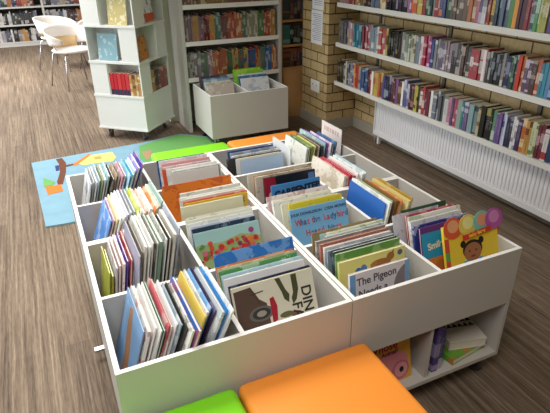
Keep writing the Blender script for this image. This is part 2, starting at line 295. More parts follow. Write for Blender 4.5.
# ------------------------------------------------------------------ picture books in the bins
BINS=[
('c0r0', 'L', 0.128, 0.051, 1.2907, 0.236, 0.624, 0.0047, '7fa6cf', 'a9795a', 'blue and brown animal', 1, 19),
('c0r0', 'L', 0.1395, 0.0595, 1.285, 0.246, 0.627, 0.0107, 'e9e7e2', 'c8323a', 'white, red-cornered', 2, 19),
('c0r0', 'L', 0.161, 0.0779, 1.2887, 0.24, 0.629, 0.0053, 'f0efec', 'dcdcd8', 'plain white', 3, 19),
('c0r0', 'L', 0.1735, 0.0873, 1.2777, 0.262, 0.632, 0.0036, 'eeeeea', '9fb5a6', 'white and pale green', 4, 19),
('c0r0', 'L', 0.181, 0.0933, 1.2762, 0.265, 0.635, 0.0055, '2f6d5c', 'e6e6e0', 'dark green', 5, 19),
('c0r0', 'L', 0.1955, 0.1032, 1.2787, 0.26, 0.638, 0.0036, 'cf5c68', 'e9c9c4', 'pinkish red', 6, 19),
('c0r0', 'L', 0.203, 0.1092, 1.274, 0.262, 0.64, 0.0052, 'c9a8a0', 'efe5da', 'dusty pink', 7, 19),
('c0r0', 'L', 0.217, 0.1185, 1.2605, 0.239, 0.643, 0.0036, 'eceef0', '8fb4d6', 'white and pale blue', 8, 19),
('c0r0', 'L', 0.2255, 0.1245, 1.2375, 0.221, 0.646, 0.0046, '8fa2ae', 'dfe4e6', 'blue grey', 9, 19),
('c0r0', 'L', 0.2375, 0.1329, 1.2275, 0.241, 0.649, 0.0036, '33322f', '8a867c', 'black', 10, 19),
('c0r0', 'L', 0.245, 0.1389, 1.205, 0.25, 0.651, 0.007, 'dcdad4', '55534e', 'grey white', 11, 19),
('c0r0', 'L', 0.262, 0.1512, 1.2196, 0.287, 0.654, 0.011, '4c74c4', 'c94c58', 'blue and red patterned', 12, 19),
('c0r0', 'L', 0.2935, 0.1796, 1.249, 0.256, 0.657, 0.0053, 'e3c75c', '8a6a34', 'yellow lettered', 13, 19),
('c0r0', 'L', 0.306, 0.1891, 1.256, 0.24, 0.66, 0.0053, 'dfe3e4', '9fb0bc', 'thin white', 14, 19),
('c0r0', 'L', 0.3185, 0.1985, 1.2585, 0.227, 0.662, 0.0036, '7fb2dd', 'd8e8f2', 'sky blue patterned', 15, 19),
('c0r0', 'L', 0.328, 0.2049, 1.2485, 0.239, 0.665, 0.0036, '3c3158', '8d86a8', 'dark purple', 16, 19),
('c0r0', 'L', 0.3375, 0.2114, 1.2265, 0.255, 0.668, 0.0095, 'b9c2c8', 'eceeee', 'silver grey', 17, 19),
('c0r0', 'L', 0.357, 0.2278, 1.232, 0.252, 0.671, 0.0038, '3f8fd6', '74b4e6', 'bright blue', 18, 19),
('c0r0', 'L', 0.367, 0.2347, 1.217, 0.248, 0.673, 0.006, 'eef0f0', 'c9d2d8', 'white-edged', 19, 19),
('c0r1', 'L', 0.0892, 0.0546, 1.6485, 0.2, 0.6, 0.0036, 'c9cf5a', 'e6e69a', 'lime yellow', 1, 20),
('c0r1', 'L', 0.0967, 0.061, 1.6305, 0.2, 0.6, 0.0049, 'a9a23c', 'd8d47e', 'olive yellow', 2, 20),
('c0r1', 'L', 0.1115, 0.0698, 1.612, 0.2, 0.632, 0.0057, 'b9babb', 'a06a68', 'grey speckled', 3, 20),
('c0r1', 'L', 0.123, 0.08, 1.635, 0.222, 0.634, 0.0072, 'ead4cf', 'f2ece8', 'pale pink', 4, 20),
('c0r1', 'L', 0.137, 0.0926, 1.644, 0.226, 0.636, 0.0087, 'efe6e2', 'd99a94', 'pink and white', 5, 20),
('c0r1', 'L', 0.1535, 0.1078, 1.6563, 0.226, 0.638, 0.006, '6b4fae', 'c9b9e0', 'purple', 6, 20),
('c0r1', 'L', 0.1655, 0.1185, 1.6505, 0.227, 0.639, 0.0057, 'c23c40', 'e9a49a', 'red', 7, 20),
('c0r1', 'L', 0.177, 0.1287, 1.6535, 0.225, 0.641, 0.0036, 'eeede9', 'cfd3d1', 'clean white', 8, 20),
('c0r1', 'L', 0.1845, 0.1347, 1.5895, 0.271, 0.7, 0.0036, 'a8a9bd', 'd9d9e2', 'lavender grey', 9, 20),
('c0r1', 'L', 0.1965, 0.1407, 1.595, 0.246, 0.703, 0.0036, '8a8276', 'cfc8ba', 'brown grey', 10, 20),
('c0r1', 'L', 0.2085, 0.1471, 1.605, 0.248, 0.705, 0.008, 'e6e4dd', 'b8b5ab', 'off-white', 11, 20),
('c0r1', 'L', 0.224, 0.1611, 1.6125, 0.259, 0.708, 0.0062, 'eeeee9', 'a8aba6', 'white and grey', 12, 20),
('c0r1', 'L', 0.2365, 0.1721, 1.6195, 0.259, 0.711, 0.0036, 'f1f1ee', 'c4c8c4', 'broad white', 13, 20),
('c0r1', 'L', 0.244, 0.1781, 1.5975, 0.231, 0.714, 0.0036, '4a4743', 'a39e94', 'charcoal', 14, 20),
('c0r1', 'L', 0.2515, 0.1842, 1.6005, 0.237, 0.716, 0.0036, 'dfe0da', '8f958f', 'silver white', 15, 20),
('c0r1', 'L', 0.259, 0.1902, 1.588, 0.22, 0.719, 0.011, '7d9a86', 'e4e8e2', 'sage green', 16, 20),
('c0r1', 'L', 0.2815, 0.2112, 1.5935, 0.221, 0.722, 0.0047, 'e9e9e4', '9c9a94', 'thin cream', 17, 20),
('c0r1', 'L', 0.2915, 0.2197, 1.5805, 0.2, 0.725, 0.0095, '3e3b3a', 'a83c3c', 'black and red', 18, 20),
('c0r1', 'L', 0.3095, 0.2363, 1.5965, 0.209, 0.727, 0.011, 'd7d3c8', '8f8574', 'beige', 19, 20),
('c0r1', 'L', 0.3335, 0.2588, 1.625, 0.222, 0.73, 0.006, 'b6bfce', 'd9dee8', 'pale blue-grey', 20, 20),
('c0r2', 'L', 0.152, 0.0543, 1.984, 0.216, 0.634, 0.0044, '5a95de', 'c9d8ef', 'bright blue picture', 1, 17),
('c0r2', 'L', 0.163, 0.0622, 1.99, 0.238, 0.637, 0.0059, 'b98fb4', 'ead9e4', 'mauve', 2, 17),
('c0r2', 'L', 0.1765, 0.0727, 1.9895, 0.251, 0.64, 0.0047, 'e9dfa4', 'f2eee0', 'cream yellow', 3, 17),
('c0r2', 'L', 0.188, 0.0812, 1.98, 0.258, 0.643, 0.0068, 'efeef0', '4c4c52', 'white, dark-dotted', 4, 17),
('c0r2', 'L', 0.203, 0.0931, 1.984, 0.27, 0.646, 0.0041, 'eef0ee', 'b8b9c4', 'glossy white', 5, 17),
('c0r2', 'L', 0.2135, 0.1006, 1.985, 0.26, 0.649, 0.0053, 'cfcfdb', 'efeff2', 'pale lilac', 6, 17),
('c0r2', 'L', 0.226, 0.1101, 1.983, 0.252, 0.652, 0.0065, '8e9099', 'd6d8da', 'steel grey', 7, 17),
('c0r2', 'L', 0.2405, 0.1215, 1.9815, 0.241, 0.655, 0.0074, '93a4b2', 'dde3e6', 'grey blue', 8, 17),
('c0r2', 'L', 0.2565, 0.1345, 1.971, 0.242, 0.658, 0.0036, 'c6cf4f', 'eef0b4', 'yellow-green', 9, 17),
('c0r2', 'L', 0.2655, 0.1405, 1.96, 0.248, 0.662, 0.0038, 'dfe2c8', 'a3a98f', 'pale olive', 10, 17),
('c0r2', 'L', 0.2755, 0.1474, 1.95, 0.248, 0.665, 0.0036, 'ecebe6', 'bcb7ae', 'ivory', 11, 17),
('c0r2', 'L', 0.2845, 0.1534, 1.9415, 0.233, 0.668, 0.0059, 'e0b1a4', 'f0dcd4', 'salmon pink', 12, 17),
('c0r2', 'L', 0.298, 0.1638, 1.9375, 0.237, 0.671, 0.0107, 'efede8', 'cdb7a4', 'white and tan', 13, 17),
('c0r2', 'L', 0.3195, 0.1823, 1.935, 0.242, 0.674, 0.0036, 'e58f52', 'f3d9c0', 'orange striped', 14, 17),
('c0r2', 'L', 0.328, 0.1883, 1.935, 0.234, 0.677, 0.0044, 'efe2d4', 'e0a878', 'cream and orange', 15, 17),
('c0r2', 'L', 0.3395, 0.1962, 1.94, 0.232, 0.68, 0.0041, 'c4cfc8', 'eef0ec', 'pale sage', 16, 17),
('c0r2', 'L', 0.35, 0.2037, 1.955, 0.23, 0.683, 0.006, '8fb0a8', 'e9eeec', 'teal and white', 17, 17),
('c0r3', 'L', 0.122, 0.0508, 2.3465, 0.207, 0.644, 0.005, 'e6e8ea', '8d98a4', 'white sketched-tree', 1, 17),
('c0r3', 'L', 0.135, 0.0598, 2.35, 0.21, 0.647, 0.0041, '9fa9b0', 'd9dddf', 'slate grey', 2, 17),
('c0r3', 'L', 0.1465, 0.0674, 2.352, 0.218, 0.65, 0.0071, 'dbe1e6', 'a9b4bd', 'pale grey', 3, 17),
('c0r3', 'L', 0.163, 0.0799, 2.369, 0.224, 0.653, 0.005, 'b4cbd8', 'e4eaee', 'pale blue', 4, 17),
('c0r3', 'L', 0.176, 0.089, 2.344, 0.212, 0.656, 0.0038, '8d9670', 'c4cc88', 'moss green', 5, 17),
('c0r3', 'L', 0.187, 0.0961, 2.3465, 0.209, 0.659, 0.0068, 'dfe6e4', 'a3b5b2', 'frosted white', 6, 17),
('c0r3', 'L', 0.203, 0.1081, 2.3545, 0.199, 0.662, 0.0077, '9dc3cc', 'd6e6ea', 'pale teal', 7, 17),
('c0r3', 'L', 0.2205, 0.1217, 2.322, 0.218, 0.665, 0.0065, '2f2c2a', '8a8278', 'black', 8, 17),
('c0r3', 'L', 0.236, 0.1332, 2.318, 0.186, 0.668, 0.0041, 'b09a80', 'dcd0bd', 'tan', 9, 17),
('c0r3', 'L', 0.2475, 0.1408, 2.3045, 0.191, 0.672, 0.0036, '8f857e', 'd4ccc4', 'taupe', 10, 17),
('c0r3', 'L', 0.258, 0.1474, 2.293, 0.194, 0.675, 0.0036, 'd49ab0', 'f0dbe2', 'pink', 11, 17),
('c0r3', 'L', 0.2685, 0.1539, 2.2915, 0.195, 0.678, 0.008, 'a9a6aa', 'dcdadd', 'mid grey', 12, 17),
('c0r3', 'L', 0.2865, 0.168, 2.2815, 0.233, 0.681, 0.0044, '8fc4de', 'd9ecf4', 'light blue', 13, 17),
('c0r3', 'L', 0.2985, 0.176, 2.272, 0.214, 0.684, 0.0086, '3f9fb8', 'a4d6e2', 'teal', 14, 17),
('c0r3', 'L', 0.3175, 0.1911, 2.3015, 0.181, 0.687, 0.0059, 'dfe6ee', '8f9fc4', 'white and blue', 15, 17),
('c0r3', 'L', 0.332, 0.2017, 2.318, 0.206, 0.69, 0.011, '8f84c8', 'c9c4e8', 'violet picture', 16, 17),
('c0r3', 'L', 0.3585, 0.2242, 2.3455, 0.211, 0.693, 0.006, '3c50a8', 'd84c8c', 'navy and hot pink', 17, 17),
('c1r3', 'F', 2.2059, 2.1659, 0.593, 0.23, 0.64, 0.0048, 'd9dad8', 'a9a9a4', 'silver', 1, 9),
('c1r3', 'F', 2.2134, 2.1734, 0.6005, 0.231, 0.64, 0.011, '5f6d70', 'a9b3b4', 'slate', 2, 9),
('c1r3', 'F', 2.2315, 2.1915, 0.609, 0.24, 0.64, 0.011, 'f2f2f0', 'd9dbdb', 'large white', 3, 9),
('c1r3', 'F', 2.2555, 2.2155, 0.5915, 0.251, 0.64, 0.011, 'efeeea', 'd0cfca', 'bright white', 4, 9),
('c1r3', 'F', 2.274, 2.234, 0.5745, 0.247, 0.64, 0.011, 'd8583c', 'f0b49c', 'orange red', 5, 9),
('c1r3', 'F', 2.31, 2.27, 0.581, 0.236, 0.64, 0.011, 'e4e4ea', 'b9b9cc', 'white wavy', 6, 9),
('c1r3', 'F', 2.345, 2.305, 0.588, 0.244, 0.64, 0.011, 'e6aaa8', 'f0dcdc', 'pink patterned', 7, 9),
('c1r3', 'F', 2.381, 2.341, 0.583, 0.248, 0.64, 0.011, 'eef0f0', 'c4c8cc', 'white-topped', 8, 9),
('c1r3', 'F', 2.4135, 2.3735, 0.5795, 0.249, 0.64, 0.006, '2c5590', '5a82b4', 'dark blue', 9, 9),
('c1r2', 'F', 1.8453, 1.8053, 0.5565, 0.271, 0.635, 0.011, 'e6e4c4', 'cfcca4', 'pale cream', 1, 7),
('c1r2', 'F', 1.867, 1.827, 0.583, 0.276, 0.635, 0.011, 'e2b93c', '6a4a1c', 'yellow, dark-lettered', 2, 7),
('c1r2', 'F', 1.894, 1.854, 0.5892, 0.284, 0.635, 0.011, 'd9685c', 'efc4ba', 'coral red', 3, 7),
('c1r2', 'F', 1.92, 1.88, 0.5872, 0.288, 0.635, 0.011, 'f0efe8', 'cfcdc4', 'thick white', 4, 7),
('c1r2', 'F', 1.941, 1.901, 0.5867, 0.289, 0.635, 0.011, 'eef0ea', '6cae5c', 'white green-striped', 5, 7),
('c1r2', 'F', 1.973, 1.933, 0.5927, 0.277, 0.635, 0.011, 'efede4', 'c4c0b0', 'off-white', 6, 7),
('c1r2', 'F', 2.099, 2.059, 0.5672, 0.328, 0.635, 0.006, 'e8832f', 'c8542c', 'broad orange', 7, 7),
('c1r1', 'F', 1.595, 1.495, 0.5282, 0.256, 0.645, 0.011, 'a9d3d0', '7fb8a8', 'flowered sky-blue', 1, 6),
('c1r1', 'F', 1.6285, 1.5285, 0.53, 0.252, 0.645, 0.011, '2f3f58', '8a9ab0', 'dark navy', 2, 6),
('c1r1', 'F', 1.646, 1.546, 0.5325, 0.255, 0.645, 0.011, 'c4d6e6', 'eef2f6', 'ice blue', 3, 6),
('c1r1', 'F', 1.676, 1.576, 0.5355, 0.265, 0.645, 0.011, 'f0f0ee', 'd0d4d6', 'glossy white', 4, 6),
('c1r1', 'F', 1.7015, 1.6015, 0.5385, 0.273, 0.645, 0.011, 'e6ead8', 'b4b9a0', 'pale lime', 5, 6),
('c1r1', 'F', 1.7255, 1.6255, 0.5425, 0.271, 0.645, 0.006, 'ecebe4', 'c9c6ba', 'ivory', 6, 6),
('c1r0', 'F', 1.203, 1.0842, 0.5367, 0.273, 0.655, 0.011, 'e0dcc8', '5a4438', 'dinosaur', 1, 9),
('c1r0', 'F', 1.226, 1.1072, 0.5392, 0.278, 0.655, 0.011, '2a3048', '6a6f88', 'midnight navy', 2, 9),
('c1r0', 'F', 1.27, 1.1512, 0.5397, 0.279, 0.655, 0.011, 'f2f2f4', 'c9c4d6', 'thick white', 3, 9),
('c1r0', 'F', 1.2905, 1.1716, 0.5397, 0.279, 0.655, 0.011, 'b4d4de', 'e4f0f2', 'pale turquoise', 4, 9),
('c1r0', 'F', 1.31, 1.1912, 0.5372, 0.274, 0.655, 0.011, '5a9a5c', 'c4dcc0', 'green-spined', 5, 9),
('c1r0', 'F', 1.3275, 1.2087, 0.5367, 0.273, 0.655, 0.011, 'd9d6b4', 'a8a478', 'khaki', 6, 9),
('c1r0', 'F', 1.345, 1.2262, 0.5382, 0.276, 0.655, 0.0066, 'e8884a', 'f2cfb4', 'orange-lined', 7, 9),
('c1r0', 'F', 1.355, 1.2362, 0.5387, 0.277, 0.655, 0.0038, 'eef0f2', 'b9c4d0', 'white', 8, 9),
('c1r0', 'F', 1.3625, 1.2422, 0.5422, 0.284, 0.69, 0.006, '2f74c8', '7fb0e6', 'royal blue', 9, 9),
('c2r3', 'F', 2.2059, 2.1659, 0.9395, 0.227, 0.645, 0.0048, 'b4cdea', 'dbe8f4', 'powder blue', 1, 8),
('c2r3', 'F', 2.2134, 2.1734, 0.9445, 0.239, 0.645, 0.0048, 'b9babf', 'e2e2e4', 'ash grey', 2, 8),
('c2r3', 'F', 2.2209, 2.1809, 0.934, 0.26, 0.645, 0.0048, 'e4e4e0', 'c0c0bc', 'plain white', 3, 8),
('c2r3', 'F', 2.2284, 2.1884, 0.929, 0.234, 0.645, 0.011, 'd8d3b0', 'b0ab84', 'pale khaki', 4, 8),
('c2r3', 'F', 2.2505, 2.2105, 0.9155, 0.297, 0.645, 0.011, '34343a', '6c6a6a', 'black', 5, 8),
('c2r3', 'F', 2.2755, 2.2355, 0.9345, 0.259, 0.645, 0.011, 'e9ebec', 'b4b9be', 'white-topped', 6, 8),
('c2r3', 'F', 2.307, 2.267, 0.9365, 0.255, 0.645, 0.011, '8d97a8', 'c9d0da', 'grey-blue', 7, 8),
('c2r3', 'F', 2.3455, 2.3055, 0.9355, 0.257, 0.645, 0.006, '3a5a94', '6c88b4', 'navy', 8, 8),
('c2r2', 'F', 1.8453, 1.8053, 0.9455, 0.239, 0.65, 0.011, '3f86c4', '1e3048', 'blue, dark-lettered', 1, 5),
('c2r2', 'F', 1.936, 1.896, 0.9595, 0.261, 0.65, 0.011, '25242a', 'b0283c', 'black and red', 2, 5),
('c2r2', 'F', 1.9645, 1.9245, 0.9452, 0.29, 0.65, 0.011, 'e2d6c4', 'a58a6a', 'beige', 3, 5),
('c2r2', 'F', 1.9825, 1.9425, 0.9437, 0.293, 0.65, 0.011, 'b59a80', 'dccab4', 'light brown', 4, 5),
('c2r2', 'F', 2.0125, 1.9725, 0.9357, 0.309, 0.65, 0.006, 'e4dfd2', 'c4bba4', 'cream', 5, 5),
('c2r1', 'F', 1.6135, 1.5135, 0.9265, 0.259, 0.65, 0.011, '7fbbe6', '9fd0ee', 'sky-blue lettered', 1, 7),
('c2r1', 'F', 1.65, 1.55, 0.936, 0.246, 0.65, 0.011, 'ecd83c', 'f2ea8a', 'bright yellow', 2, 7),
('c2r1', 'F', 1.67, 1.57, 0.9175, 0.257, 0.65, 0.011, 'f0ecd8', 'd4cca0', 'ivory', 3, 7),
('c2r1', 'F', 1.692, 1.592, 0.8985, 0.269, 0.65, 0.011, 'e9ece4', '4f9a58', 'white and green', 4, 7),
('c2r1', 'F', 1.71, 1.61, 0.905, 0.272, 0.65, 0.0105, 'efe9d0', 'd4c894', 'cream', 5, 7),
('c2r1', 'F', 1.7255, 1.6255, 0.9095, 0.273, 0.65, 0.011, 'f0efe8', 'cfc9b8', 'white', 6, 7),
('c2r1', 'F', 1.7515, 1.6515, 0.9062, 0.294, 0.65, 0.006, 'efe6e4', 'c4969c', 'pink-edged white', 7, 7),
('c2r0', 'F', 1.1241, 1.0841, 0.884, 0.232, 0.65, 0.011, 'dcd6dc', '8a7480', 'pale grey lettered', 1, 13),
('c2r0', 'F', 1.2025, 1.1625, 0.909, 0.266, 0.65, 0.011, 'e6de86', 'f0eab0', 'pale yellow bear', 2, 13),
('c2r0', 'F', 1.245, 1.205, 0.921, 0.262, 0.65, 0.0104, '6a9e58', 'a4c890', 'leafy green', 3, 13),
('c2r0', 'F', 1.2605, 1.2205, 0.9195, 0.261, 0.65, 0.011, '3a4450', '7c8894', 'dark slate', 4, 13),
('c2r0', 'F', 1.282, 1.242, 0.917, 0.278, 0.65, 0.011, '8fa2b4', '3c4c60', 'blue-grey picture', 5, 13),
('c2r0', 'F', 1.304, 1.264, 0.919, 0.28, 0.65, 0.011, 'efeeec', 'c4c4c4', 'white', 6, 13),
('c2r0', 'F', 1.3265, 1.2865, 0.919, 0.286, 0.65, 0.011, 'b87868', 'e0b4a4', 'brick red', 7, 13),
('c2r0', 'F', 1.3555, 1.3155, 0.923, 0.294, 0.65, 0.011, 'a3a09c', 'd4d2ce', 'stone grey', 8, 13),
('c2r0', 'F', 1.372, 1.332, 0.951, 0.254, 0.65, 0.0068, 'dfe8ea', 'a4bac4', 'frosted blue', 9, 13),
('c2r0', 'F', 1.3822, 1.3422, 0.959, 0.246, 0.65, 0.0049, 'e4ead0', '8fae5c', 'white and lime', 10, 13),
('c2r0', 'F', 1.3897, 1.3497, 0.9595, 0.243, 0.65, 0.0049, 'efece0', 'cfc070', 'cream yellow-lined', 11, 13),
('c2r0', 'F', 1.3972, 1.3572, 0.9515, 0.273, 0.65, 0.0049, '8fc4bc', 'd9ecea', 'pale teal', 12, 13),
('c2r0', 'F', 1.4047, 1.3647, 0.926, 0.28, 0.65, 0.006, 'a8926c', 'd4c4a0', 'tan', 13, 13),
('c3r0', 'F', 1.195, 1.0908, 1.3237, 0.251, 0.677, 0.012, 'f0cf3c', 'e8b428', 'yellow baby face', 1, 9),
('c3r0', 'F', 1.235, 1.1419, 1.201, 0.122, 0.645, 0.0038, '2f9fd0', 'e8913c', 'small blue and orange', 2, 9),
('c3r0', 'F', 1.2425, 1.1479, 1.255, 0.238, 0.665, 0.011, '6a3c84', 'a884bc', 'purple', 3, 9),
('c3r0', 'F', 1.2675, 1.1675, 1.2565, 0.259, 0.665, 0.011, '38408c', 'c9cce8', 'navy, star-dotted', 4, 9),
('c3r0', 'F', 1.3075, 1.2075, 1.266, 0.242, 0.665, 0.011, 'eeeeea', 'c9c9c4', 'white', 5, 9),
('c3r0', 'F', 1.3315, 1.2315, 1.28, 0.248, 0.665, 0.0108, 'f0f0ec', 'a8c49c', 'white, green-sprigged', 6, 9),
('c3r0', 'F', 1.3475, 1.2475, 1.273, 0.234, 0.665, 0.011, 'b83c44', 'e09a9a', 'red', 7, 9),
('c3r0', 'F', 1.38, 1.28, 1.2277, 0.219, 0.665, 0.0049, 'dfe4ea', '8fa2c4', 'white and blue', 8, 9),
('c3r0', 'F', 1.3875, 1.2875, 1.274, 0.216, 0.665, 0.006, '3c5c44', '6c8c70', 'dark green', 9, 9),
('c3r1', 'L', 1.1662, 1.1262, 1.617, 0.264, 0.66, 0.0036, '2f68b8', '4a84cc', 'royal blue', 1, 8),
('c3r1', 'L', 1.1755, 1.1322, 1.61, 0.278, 0.66, 0.011, 'eef0ea', 'c9d4c4', 'white', 2, 8),
('c3r1', 'L', 1.2015, 1.1529, 1.6195, 0.255, 0.66, 0.0054, 'b9c8a4', 'dfe6d0', 'pale green', 3, 8),
('c3r1', 'L', 1.2155, 1.1626, 1.6065, 0.245, 0.66, 0.0054, '7f6440', 'b49a70', 'brown', 4, 8),
('c3r1', 'L', 1.2295, 1.1724, 1.6005, 0.233, 0.66, 0.0036, 'a9742f', 'd4a86a', 'amber', 5, 8),
('c3r1', 'L', 1.2385, 1.1784, 1.5875, 0.223, 0.66, 0.0083, 'd98a58', 'efc4a0', 'peach orange', 6, 8),
('c3r1', 'L', 1.2585, 1.1928, 1.585, 0.26, 0.66, 0.011, 'c9b46a', 'e4d8a4', 'straw', 7, 8),
('c3r1', 'L', 1.2885, 1.2185, 1.596, 0.244, 0.66, 0.006, 'b8963c', 'dcc27a', 'mustard', 8, 8),
('c3r2', 'L', 1.1662, 1.1262, 1.9468, 0.299, 0.65, 0.0041, 'e9e2d4', 'c4b49a', 'cream', 1, 10),
('c3r2', 'L', 1.1737, 1.1337, 1.9363, 0.278, 0.65, 0.0041, 'ece6dc', 'd49a94', 'cream and rose', 2, 10),
('c3r2', 'L', 1.1812, 1.1412, 1.9373, 0.28, 0.65, 0.0041, 'efe9e2', 'b8b0a8', 'off-white', 3, 10),
('c3r2', 'L', 1.1887, 1.1487, 1.9318, 0.269, 0.65, 0.0041, 'cf5864', 'efc0c0', 'rose red', 4, 10),
('c3r2', 'L', 1.1962, 1.1562, 1.9293, 0.264, 0.65, 0.0082, 'b83448', 'e08a94', 'crimson', 5, 10),
('c3r2', 'L', 1.2105, 1.1705, 1.9258, 0.257, 0.65, 0.0041, '8d8d90', 'c9c9cc', 'grey', 6, 10),
('c3r2', 'L', 1.218, 1.178, 1.9148, 0.235, 0.65, 0.0107, 'c44458', 'eecccc', 'red-lined', 7, 10),
('c3r2', 'L', 1.2365, 1.1965, 1.9273, 0.26, 0.65, 0.011, 'f0eeec', 'd9c4c4', 'thick white', 8, 10),
('c3r2', 'L', 1.265, 1.225, 1.9313, 0.268, 0.65, 0.008, 'efefef', 'b9c9d4', 'white', 9, 10),
('c3r2', 'L', 1.279, 1.239, 1.9328, 0.271, 0.65, 0.006, 'b9d4dc', 'e6f0f2', 'ice blue', 10, 10),
('c3r3', 'L', 1.1662, 1.1262, 2.2794, 0.243, 0.67, 0.0041, 'eef0ea', 'a9c0b0', 'white', 1, 13),
('c3r3', 'L', 1.1737, 1.1337, 2.2779, 0.24, 0.67, 0.0041, 'dfe8e0', '6c9a78', 'white and green', 2, 13),
('c3r3', 'L', 1.1812, 1.1412, 2.2679, 0.22, 0.67, 0.0097, '5c7248', 'a4b080', 'forest green', 3, 13),
('c3r3', 'L', 1.198, 1.158, 2.2664, 0.217, 0.67, 0.0065, '8fa24c', 'c4d080', 'olive green', 4, 13),
('c3r3', 'L', 1.2095, 1.1695, 2.2544, 0.193, 0.67, 0.011, 'c4cc50', 'e6eaa0', 'lime green', 5, 13),
('c3r3', 'L', 1.2335, 1.1935, 2.2809, 0.246, 0.67, 0.011, '7a6852', 'b4a288', 'dark tan', 6, 13),
('c3r3', 'L', 1.258, 1.218, 2.2719, 0.228, 0.67, 0.011, '3a4a4c', '8a9a9c', 'dark teal', 7, 13),
('c3r3', 'L', 1.2875, 1.2475, 2.3235, 0.285, 0.67, 0.0041, 'a9c8cc', 'e2eef0', 'pale turquoise', 8, 13),
('c3r3', 'L', 1.295, 1.255, 2.3265, 0.265, 0.67, 0.0041, '8fa4d4', 'd4dcf0', 'periwinkle', 9, 13),
('c3r3', 'L', 1.3025, 1.2625, 2.3125, 0.263, 0.67, 0.0041, '8a5ca4', 'c9b0d8', 'purple', 10, 13),
('c3r3', 'L', 1.31, 1.27, 2.2729, 0.23, 0.67, 0.0041, 'e6dcec', 'a888b8', 'white and lilac', 11, 13),
('c3r3', 'L', 1.3175, 1.2775, 2.2669, 0.218, 0.67, 0.011, '3c3840', '8a8490', 'black', 12, 13),
('c3r3', 'L', 1.3385, 1.2985, 2.2584, 0.201, 0.67, 0.006, '4c78a8', '8aaed0', 'denim blue', 13, 13),
]
COLW=['leftmost','second','third','rightmost']; ROWW=['front','second','third','rearmost']
FEAT={}
for (key,kind,u,ub,mid,w,zt,th,base,acc,desc,idx,n) in BINS:
    c=int(key[1]); r=int(key[3])
    z0=.3765; dz=random.uniform(-.008,.002) if n>6 else 0
    off=u-ub; h=math.hypot(zt-z0,off)+dz; lean=math.atan2(off,zt-z0)
    th=max(.0035,th*random.uniform(.8,1))
    lab='%s picture book, %s from the %s in %s bin of %s column'%(desc.replace(',',''),nth(idx),'left' if kind=='L' else 'front',ROWW[r],COLW[c])
    grp='picture books in the %s bin of the %s column'%(ROWW[r],COLW[c])
    z0+=th*math.sin(lean)+.0003
    zt2=0
    if kind=='L': Mx=stand(ub,mid,z0,-PI/2,lean)
    else: Mx=stand(mid,ub,z0,0,lean)
    feat=None
    for k in ('dinosaur','sky-blue lettered','pale grey lettered','bear','small blue','baby','yellow, dark-lettered','blue, dark-lettered','flowered','black and red','sketched-tree','blue and brown animal'):
        if k in desc: feat=k
    style='plain' if feat and feat not in('sketched-tree',) else ('art' if random.random()<.8 else 'plain')
    if 'plain' in desc or 'thick white' in desc: style='plain'
    o=book('picture_book',w,h,th,cover(base,acc,style),Mx,lab,grp,flip=random.random()<.4 and not feat)
    if feat: FEAT[feat]=(o,w,h,th)
def ink(h): return flat(h,.5,name='ink_'+h)
def disc_poly(cx,cz,rx,rz_,n=20,a0=0,a1=2*PI):
    full=abs(a1-a0-2*PI)<1e-6
    return [(cx+rx*math.cos(a0+(a1-a0)*i/(n if full else n-1)),cz+rz_*math.sin(a0+(a1-a0)*i/(n if full else n-1))) for i in range(n)]
def pic(name,o,polys,cols,y=-.0004):
    """printed picture on a front cover: thin inked shapes"""
    bm=bmesh.new(); mats=[]
    for i,(p,c) in enumerate(zip(polys,cols)):
        m=ink(c)
        if m not in mats: mats.append(m)
        prism(bm,p,y*(i*.15+1),-.00002,mi=mats.index(m))
    return obj(name,bm,mats,o)
# dinosaur book
o,w,h,t=FEAT['dinosaur']
zz=lambda P:[(x,h*.42+.58*z) for x,z in P]
pic('cover_picture',o,[zz(P) for P in [
 [(-.5*w+.004,.0),(-.5*w+.004,h*.93),(-.28*w,h*.95),(-.2*w,h*.7),(-.12*w,h*.6),(-.1*w,0)],
 disc_poly(-.2*w,h*.44,.15*w,.15*w),disc_poly(-.2*w,h*.44,.11*w,.11*w),disc_poly(-.2*w,h*.44,.06*w,.06*w),
 [(-.08*w,h*.2),(-.02*w,h*.25),(0,h*.5),(-.03*w,h*.68),(-.08*w,h*.66)],
 [(.02*w,h*.98),(.08*w,h*.98),(.13*w,h*.75),(.17*w,h*.64),(.15*w,h*.5),(.1*w,h*.58),(.08*w,h*.72)],
 [(.22*w,h*.98),(.29*w,h*.98),(.29*w,h*.7),(.25*w,h*.52),(.2*w,h*.45),(.19*w,h*.56),(.22*w,h*.66)],
 disc_poly(.1*w,h*.3,.09*w,.06*w,10),disc_poly(.22*w,h*.26,.07*w,.06*w,9),
 [(-.3*w,h*.95),(-.29*w,h*.95),(-.19*w,h*.6),(-.2*w,h*.6)],[(-.3*w,h*.82),(-.14*w,h*.84),(-.14*w,h*.82),(-.3*w,h*.80)]]],
 ['5e4a40','6f6a66','3e3c3c','a49c94','b0283a','4c4f34','4c4f34','6a6a48','7a5c48','4a3a34','4a3a34'])
text('title',"DINOSAUR",.048,ink('33302e'),o,.38*w,-.0008,h*.84,-PI/2,.0008,'LEFT')
text('title',"FARM",.048,ink('33302e'),o,.24*w,-.0008,h*.69,-PI/2,.0008,'LEFT')
